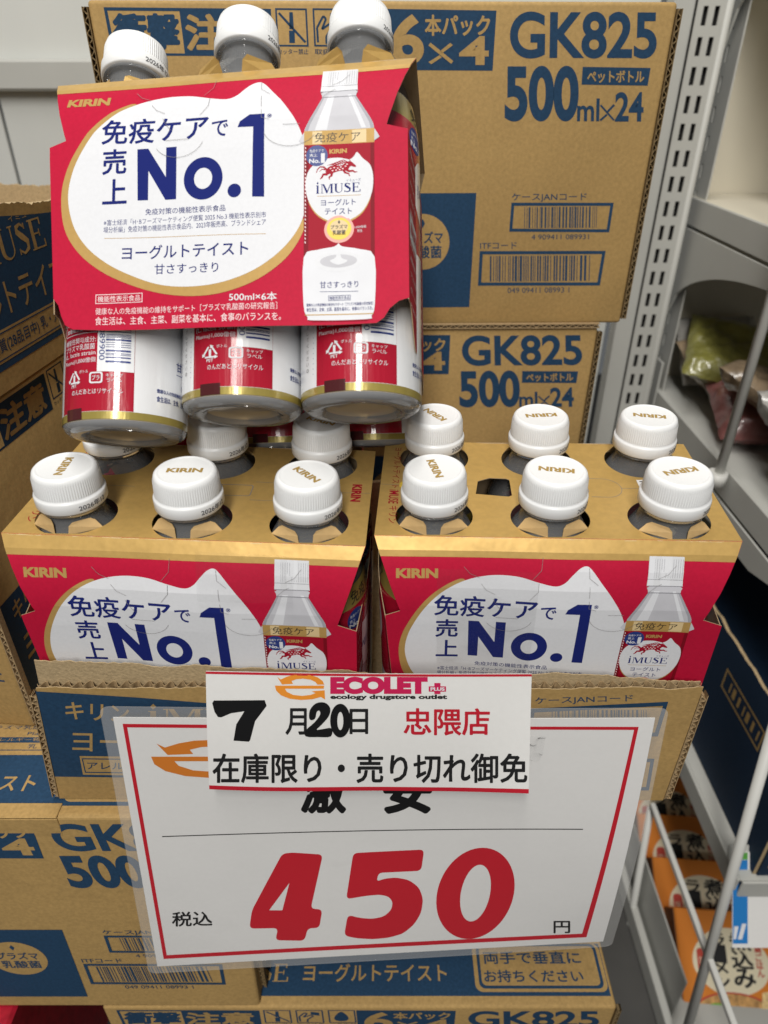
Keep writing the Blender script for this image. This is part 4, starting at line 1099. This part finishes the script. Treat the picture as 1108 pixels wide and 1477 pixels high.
A.rect('magenta', 0, 626.5, 985, 635.5, 1001); A.rect('magenta', 0, 618.5, 989.8, 626.5, 997.5); A.rect('magenta', 0, 635.5, 989.8, 643.5, 997.5); A.text('PLUS', 'cwhite', 1, 621, 991, 641.5, 996, bold=.04)
A.text('ecology drugstore outlet', 'black', 0, 476.5, 1001.6, 645, 1010, bold=.045)
A.poly('black', 0, z4([(95, 152), (100, 144), (250, 143), (256, 160), (222, 205), (207, 262), (203, 266), (158, 263), (166, 215), (190, 176), (150, 182), (122, 194), (112, 193), (102, 178)]))
A.text('月', 'toner', 0, 412.5, 1022, 442, 1059, bold=.02); A.text('日', 'toner', 0, 505, 1023, 530.5, 1058, bold=.02)
A.poly('black', 1, z4(smooth_loop([(382, 196), (384, 172), (402, 152), (428, 150), (444, 166), (440, 190), (418, 216), (404, 230), (424, 228), (448, 226), (446, 250), (410, 252), (372, 250), (372, 232), (398, 208), (414, 186), (412, 174), (404, 178), (400, 196), (390, 202)], 3)))
A.poly('black', 2, z4(ell(474, 203, 30, 50, 36)), z4(ell(474, 204, 9, 27, 24)))
A.text('忠隈店', 'stred', 0, 583, 1022, 706, 1060, bold=.02)
A.text('在庫限り・売り切れ御免', 'toner', 0, 307.5, 1087.5, 760, 1128.5, bold=.022)
A.build('lettering', st_surf, st, ku=frange(.04, .96, 23), kv=frange(.1, .9, 8))
# bits of clear tape
def tape(label, loc, rot, u0, s0, u1, s1, seed):
    t = sheet('clear_tape', [[(u0, s0), (u1, s0 + .001), (u1 - .001, s1), (u0 + .001, s1)]], lambda u, s, h: panel_surf(u, s, h + .0016 + .0009 * noise.noise(Vector((u * 70, s * 70, seed)))), ('tape', 'tape'),
              None, ku=frange(u0 + .002, u1 - .002, 24), kv=frange(s0 + .002, s1 - .002, 24), th=.0001)
    t.location = loc; t.rotation_euler = rot
    tag(t, label, 'sticky tape')
tape('creased clear tape across the left carrier, catching the light by the printed bottle', L_loc, L_rot, .008, .006, .062, .034, 3)
tape('clear tape patch over the large lettering of the right carrier', R_loc, R_rot, -.065, .018, -.008, .085, 9)

def board_tape(label, u0, v0, u1, v1, amp, f, seed):
    o = sheet('clear_tape', [[(u0, v0), (u1, v0 + .006), (u1 - .004, v1), (u0 + .002, v1 - .004)]], lambda u, v, h: sg_surf(u, v, h + .0007 + amp * (1 + noise.noise(Vector((u * f, v * f * .7, seed))))),
              ('tape', 'tape'), None, ku=frange(u0 + .001, u1 - .001, 14), kv=frange(v0 + .001, v1 - .001, 14), th=.0001)
    o.location = so
    tag(o, label, 'sticky tape')
board_tape('crumpled scrap of clear tape beside the right edge of the paper notice', .765, .045, .80, .135, .0032, 60, 5)

# ================================================================== shelving
sh = thing('store_shelving', 'grey steel gondola shelving behind the display with slotted upright and white back panels', 'shelving', (0, .95, 0))
def sb(name, boxes, m, parent, bev=.001):
    bm = bmesh.new()
    for b in boxes: add_box(bm, *b, bev, 1)
    return bm_obj(name, bm, [m], parent)
sb('back_panel', [(-1.6, -.483, .055, .065, -1.13, .60), (-.479, .325, .055, .065, -1.13, .60)], 'wpanel', sh)
sb('cross_beam', [(-1.6, .32, .035, .0545, -.0128, .020)], 'metal', sh, .003)
# slotted upright
zs0, zs1, pit = -1.10, .32, .0285
n = int((zs1 - zs0) / pit)
bars = [(.3475, .3545, -.002, 0, zs0, zs1), (.3600, .3672, -.002, 0, zs0, zs1), (.3727, .3790, -.002, 0, zs0, zs1)]
for i in range(n + 1):
    z = zs0 + i * pit
    for x in (.3545, .3672): bars.append((x, x + .0055, -.002, 0, z, z + .0105))
sb('slotted_plate', bars, 'metal', sh, 0)
sb('slot_shade_strip', [(.348, .3785, .006, .008, zs0, zs1)], 'slot', sh, 0)  # black strip added to paint the shade seen through the slots
sb('upright_channel', [(.3225, .347, .004, .03, zs0, zs1), (.348, .3785, .022, .026, zs0, zs1)], 'metal', sh)
bm = bmesh.new(); add_tube(bm, (.3835, .002, zs0), (.3835, .002, zs1), .0052); bm_obj('upright_channel', bm, ['metal'], sh)
# right-hand bay
rb = thing('shelf_bay', 'right-hand grey shelf bay with cream back, guard rods and goods', 'shelving', (.40, .95, 0))
def rbx(x0, x1, y0, y1, z0, z1): return (x0 - .40, x1 - .40, y0 - .95, y1 - .95, z0, z1)
sb('back_panel', [rbx(.412, 1.9, 1.020, 1.030, -1.13, .6)], 'beige', rb)
bars = [rbx(.4075, .4095, .955, .985, -1.1, .32), rbx(.4075, .4095, .990, 1.019, -1.1, .32)] + [rbx(.4075, .4095, .985, .990, -1.1 + i * .0315, -1.0855 + i * .0315) for i in range(45)]
sb('slotted_side', bars, 'metal', rb, 0)
sb('slot_shade_strip', [rbx(.4105, .4115, .98, .995, -1.1, .32)], 'slot', rb, 0)  # another black strip, shade painted behind the side slots
def bracket(z, y0, dep, name='bracket', m='metal', drop=.085, hi=.03):
    L = [(.986, z - .004), (.986, z - drop)] + [(.985 - dep * .75 * i / 14, z - hi - (drop - hi) * (1 - math.sqrt(max(0, 1 - (1 - i / 14) ** 2)))) for i in range(15)] + [(1.0 - dep, z - .004)]
    sheet(name, [L], lambda y, zz, h: Vector((.002 + h, y - .95, zz)), (m, m), rb, th=.003, smooth=False)
def shelf(z, yf, lip):
    sb('shelf_board', [rbx(.4045, 1.9, yf, 1.018, z - .004, z)], 'beige' if z > -.2 else 'metal', rb)
    sb('shelf_lip', [rbx(.400, .404, yf, .985, z - lip, z + .001), rbx(.405, 1.9, yf - .004, yf - .0005, z - lip, z + .001)], 'metal', rb)
shelf(.165, .40, .032); shelf(-.131, .40, .032); bracket(-.163, .5, .42, drop=.125, hi=.022)
shelf(-.388, .40, .034); bracket(-.422, .5, .50, drop=.13, hi=.035)
shelf(-.770, .445, .030)
shelf(-1.060 - .06, .30, .06)
bracket(.16, .5, .36, drop=.135, hi=.02)
sb('front_plate', [rbx(.3985, .4020, .955, 1.0, -.440, -.345)], 'metal', rb)
# guard rods and rails
def rods(name, segs, r, m='wmetal'):
    for p, q in segs:
        bm = bmesh.new(); add_tube(bm, Vector(p) - Vector((.40, .95, 0)), Vector(q) - Vector((.40, .95, 0)), r); bm_obj(name, bm, [m], rb)
rods('guard_rod', [((.387, .703, -.392), (.389, .700, .30))], .0054)
rods('guard_rod', [((.388, .478, -.50), (.388, .398, -1.06))], .0056)
rods('guard_rod', [((.390, .630, -.905), (.390, .535, -1.40))], .005)
rods('guard_clip', [((.386, .703, -.385), (.386, .703, -.40))], .011)
sb('side_rail', [rbx(.3855, .3925, .30, .628, -.897, -.888)], 'wmetal', rb)
sb('side_rail', [rbx(.385, .396, .25, .80, -1.13, -1.095)], 'metal', rb)
sb('lower_plate', [rbx(.402, .4045, .45, .985, -1.12, -1.02)], 'metal', rb)

# goods on the right
def pouch(label, loc, rot, sx, sy, sz, m, seed):
    bm = bmesh.new()
    bmesh.ops.create_grid(bm, x_segments=26, y_segments=26, size=1)
    V, F = [], []
    me = bpy.data.meshes.new('food_pouch')
    top = [(v.co.x, v.co.y) for v in bm.verts]; fs = [tuple(v.index for v in f.verts) for f in bm.faces]
    bm.free()
    for sgn in (1, -1):
        b = len(V)
        for x, y in top:
            k = max(0, (1 - x ** 4)) ** .6 * max(0, (1 - y ** 4)) ** .6
            nz_ = noise.noise(Vector((x * 2.2, y * 2.2, seed))) * .35 + noise.noise(Vector((x * 6, y * 6, seed + 5))) * .14
            V.append(((x + .04 * noise.noise(Vector((y * 3, seed, 0)))) * sx / 2, y * sy / 2, sgn * (sz / 2) * k * (1 + nz_) + .004 * noise.noise(Vector((x * 5, y * 5, seed)))))
        F += [tuple(i + b for i in (f if sgn > 0 else reversed(f))) for f in fs]
    o = link('food_pouch', mesh_from('food_pouch', V, F, [m], None, True))
    o.location = loc; o.rotation_euler = rot
    return tag(o, label, 'food pouch', 'pouches on the middle shelf')
pouch('brown pouch lying at the back of the middle shelf', (.505, .91, -.350), (rad(18), rad(8), .2), .17, .15, .05, 'bag_brown', 1)
pouch('maroon pouch in the middle of the shelf behind the guard rod', (.490, .80, -.348), (rad(14), rad(-6), -.2), .15, .12, .045, 'bag_maroon', 2)
pouch('olive and yellow pouch leaning near the guard rod', (.462, .605, -.342), (rad(26), rad(8), .4), .12, .11, .045, 'bag_olive', 3)
pouch('silver grey pouch on top of the maroon one', (.466, .695, -.326), (rad(34), rad(14), .6), .12, .10, .04, 'bag_grey', 4)
pouch('dark pouch at the near end of the middle shelf', (.470, .515, -.352), (rad(12), 0, -.3), .14, .11, .045, 'bag_brown', 5)
pouch('small yellow and brown pouch heaped at the back of the middle shelf', (.462, .90, -.312), (rad(24), rad(10), -.3), .11, .12, .04, 'bag_olive', 6)
pouch('pale silver pouch standing against the heap by the upright', (.480, .965, -.330), (rad(50), 0, .1), .12, .10, .035, 'bag_grey', 7)
pouch('dull brown pouch lying across the maroon one', (.452, .775, -.312), (rad(20), rad(14), .9), .10, .10, .035, 'bag_brown', 8)
nb = thing('navy_case', 'dark navy kraft case with torn top on the lower shelf at the right', 'cardboard case', (.42, .452, -.769))
sheet('case_side', [[(0, 0), (.40, 0)] + [(.40 - .40 * i / 80, .197 + jag(.4 * i / 80, 31, .003, .001)) for i in range(81)]], lambda y, z, h: Vector((-h, y, z)), ('navybox', 'kraft_raw'), nb, th=.004, smooth=False)
bm = bmesh.new(); add_box(bm, .0045, .32, -.002, .002, 0, .175); add_box(bm, .0045, .32, .398, .402, 0, .19); add_box(bm, .0045, .32, .004, .396, .002, .165); bm_obj('case_front', bm, ['navybox'], nb)
A = Art(); A.quadframe('kraft', 0, [(.066, -.158), (.166, -.158), (.166, -.127), (.066, -.127)], .0028)
for i in range(7): A.rect('kraft', 0, .074 + i * .012, -.150, .077 + i * .012 + (i % 3) * .002, -.135)
A.build('side_print', lambda y, z, h: Vector((-h, y, -z)), nb)
A = Art(); A.poly('kraft', 0, rrect(.012, -.050, .12, -.012, .006)); A.text('受賞歴', 'toner', 1, .018, -.044, .06, -.030, bold=.02)
A.build('front_print', lambda x, z, h: Vector((x, -.002 - h, -z)), nb)
tg = thing('shelf_price_tag', 'blue and white price card on the lower shelf edge at the right', 'price tag', (.405, .4395, -.800), (rad(-32), 0, 0))
sb('card', [(-.005, .10, -.0005, .0005, -.055, .055)], 'paper', tg, .0001)
A = Art(); A.rect('tagblue', 0, -.0045, -.046, .0125, .050); A.rect('taggreen', 0, -.0045, -.0545, .0125, -.0465); A.poly('cwhite', 1, [(-.003, .030), (.002, .030), (-.001, .045), (-.004, .045)]); A.poly('cwhite', 1, [(.006, .027), (.011, .027), (.006, .045), (.001, .045)])
A.build('lettering', lambda x, y, h: Vector((x, -.0007 - h, -y)), tg)
sb('card_holder', [(-.008, .11, .0012, .004, .035, .062)], 'metal', tg, .0005)
# noodle boxes, leaning in a row
def noodle_box(label, loc):
    t = thing('noodle_box', label, 'food box', loc, (rad(-58), 0, rad(-4)), 'orange noodle boxes leaning in a row on the lowest shelf')
    bm = bmesh.new(); add_box(bm, -.072, .072, 0, .042, 0, .165, .0012, 1)
    bm_obj('carton', bm, ['obox'], t)
    A = Art(lambda x, y: (x / 1000, y / 1000))
    A.poly('cream', 0, smooth_loop([(0, 22), (28, 28), (50, 46), (57, 66), (46, 90), (20, 104), (-12, 106), (-36, 96), (-52, 74), (-48, 50), (-26, 29)], 5))
    for i, ch in enumerate('煮込み'): A.text(ch, 'black', 1, 4, 27 + i * 23, 33, 49 + i * 23, bold=.03)
    for i, ch in enumerate('ラーメン'): A.text(ch, 'black', 1, -24, 30 + i * 17.5, -4, 46 + i * 17.5, bold=.028)
    A.poly('chili', 1, rrect(-46, 50, -32, 84, 5)); A.text('味', 'cream', 2, -43, 60, -35, 72)
    for i, ch in enumerate('鍋ごはん'): A.text(ch, 'chili', 1, 38, 42 + i * 10, 47, 51 + i * 10, bold=.03)
    A.poly('chili', 1, ell(0, 138, 66, 36, 40)); A.poly('bowl', 2, ell(0, 135, 60, 31, 40)); A.poly('noodle', 3, smooth_loop([(-20, 132), (10, 122), (44, 126), (40, 148), (6, 158), (-24, 150)], 4))
    A.poly('green', 3.5, smooth_loop([(-46, 126), (-28, 116), (-6, 120), (-16, 132), (-40, 138)], 4)); A.poly('noodle', 4, [(40, 100), (54, 97), (50, 128), (34, 130)]); A.poly('cream', 4, ell(-18, 140, 12, 8, 20)); A.poly('chili', 4, ell(14, 130, 8, 5, 16))
    A.build('front_print', lambda x, y, h: Vector((x, -h, .165 - y)), t)
    bm = bmesh.new(); add_box(bm, -.0735, -.0723, .001, .041, .002, .163); bm_obj('side_print', bm, ['obrown'], t)
    return t
nb0 = noodle_box('orange noodle box nearest at the lower right, fully showing its bowl picture', (.498, .425, -1.145))
for y, lb in ((.505, 'orange noodle box second in the leaning row, behind the crossing rods'), (.583, 'orange noodle box third in the leaning row'), (.660, 'orange noodle box farthest back in the leaning row, under the shelf rail')):
    copy_thing(nb0, (.492, y, -1.145), nb0.rotation_euler, lb)

# red printed packets at the lower left corner
rp = thing('snack_carton', 'red printed packet standing below the left kraft case, in the bottom left corner', 'food packet', (-.36, .262, -.895))
sb('carton', [(-.12, .052, -.006, .10, 0, .236)], 'redbag', rp, .003)
A = Art()
for i in range(6): A.text('からだ想い', 'pink', 0, -.08 + (i % 2) * .07, -.232 + (i // 2) * .012, -.02 + (i % 2) * .07, -.224 + (i // 2) * .012)
A.rect('yellow', 0, -.01, -.205, .05, -.19)
A.build('front_print', lambda x, z, h: Vector((x, -.006 - h, -z)), rp)

# floor
bm = bmesh.new(); add_box(bm, -4, 4, -3, 3, -1.16, -1.135); f = bm_obj('floor', bm, ['dark']); f['kind'] = 'structure'
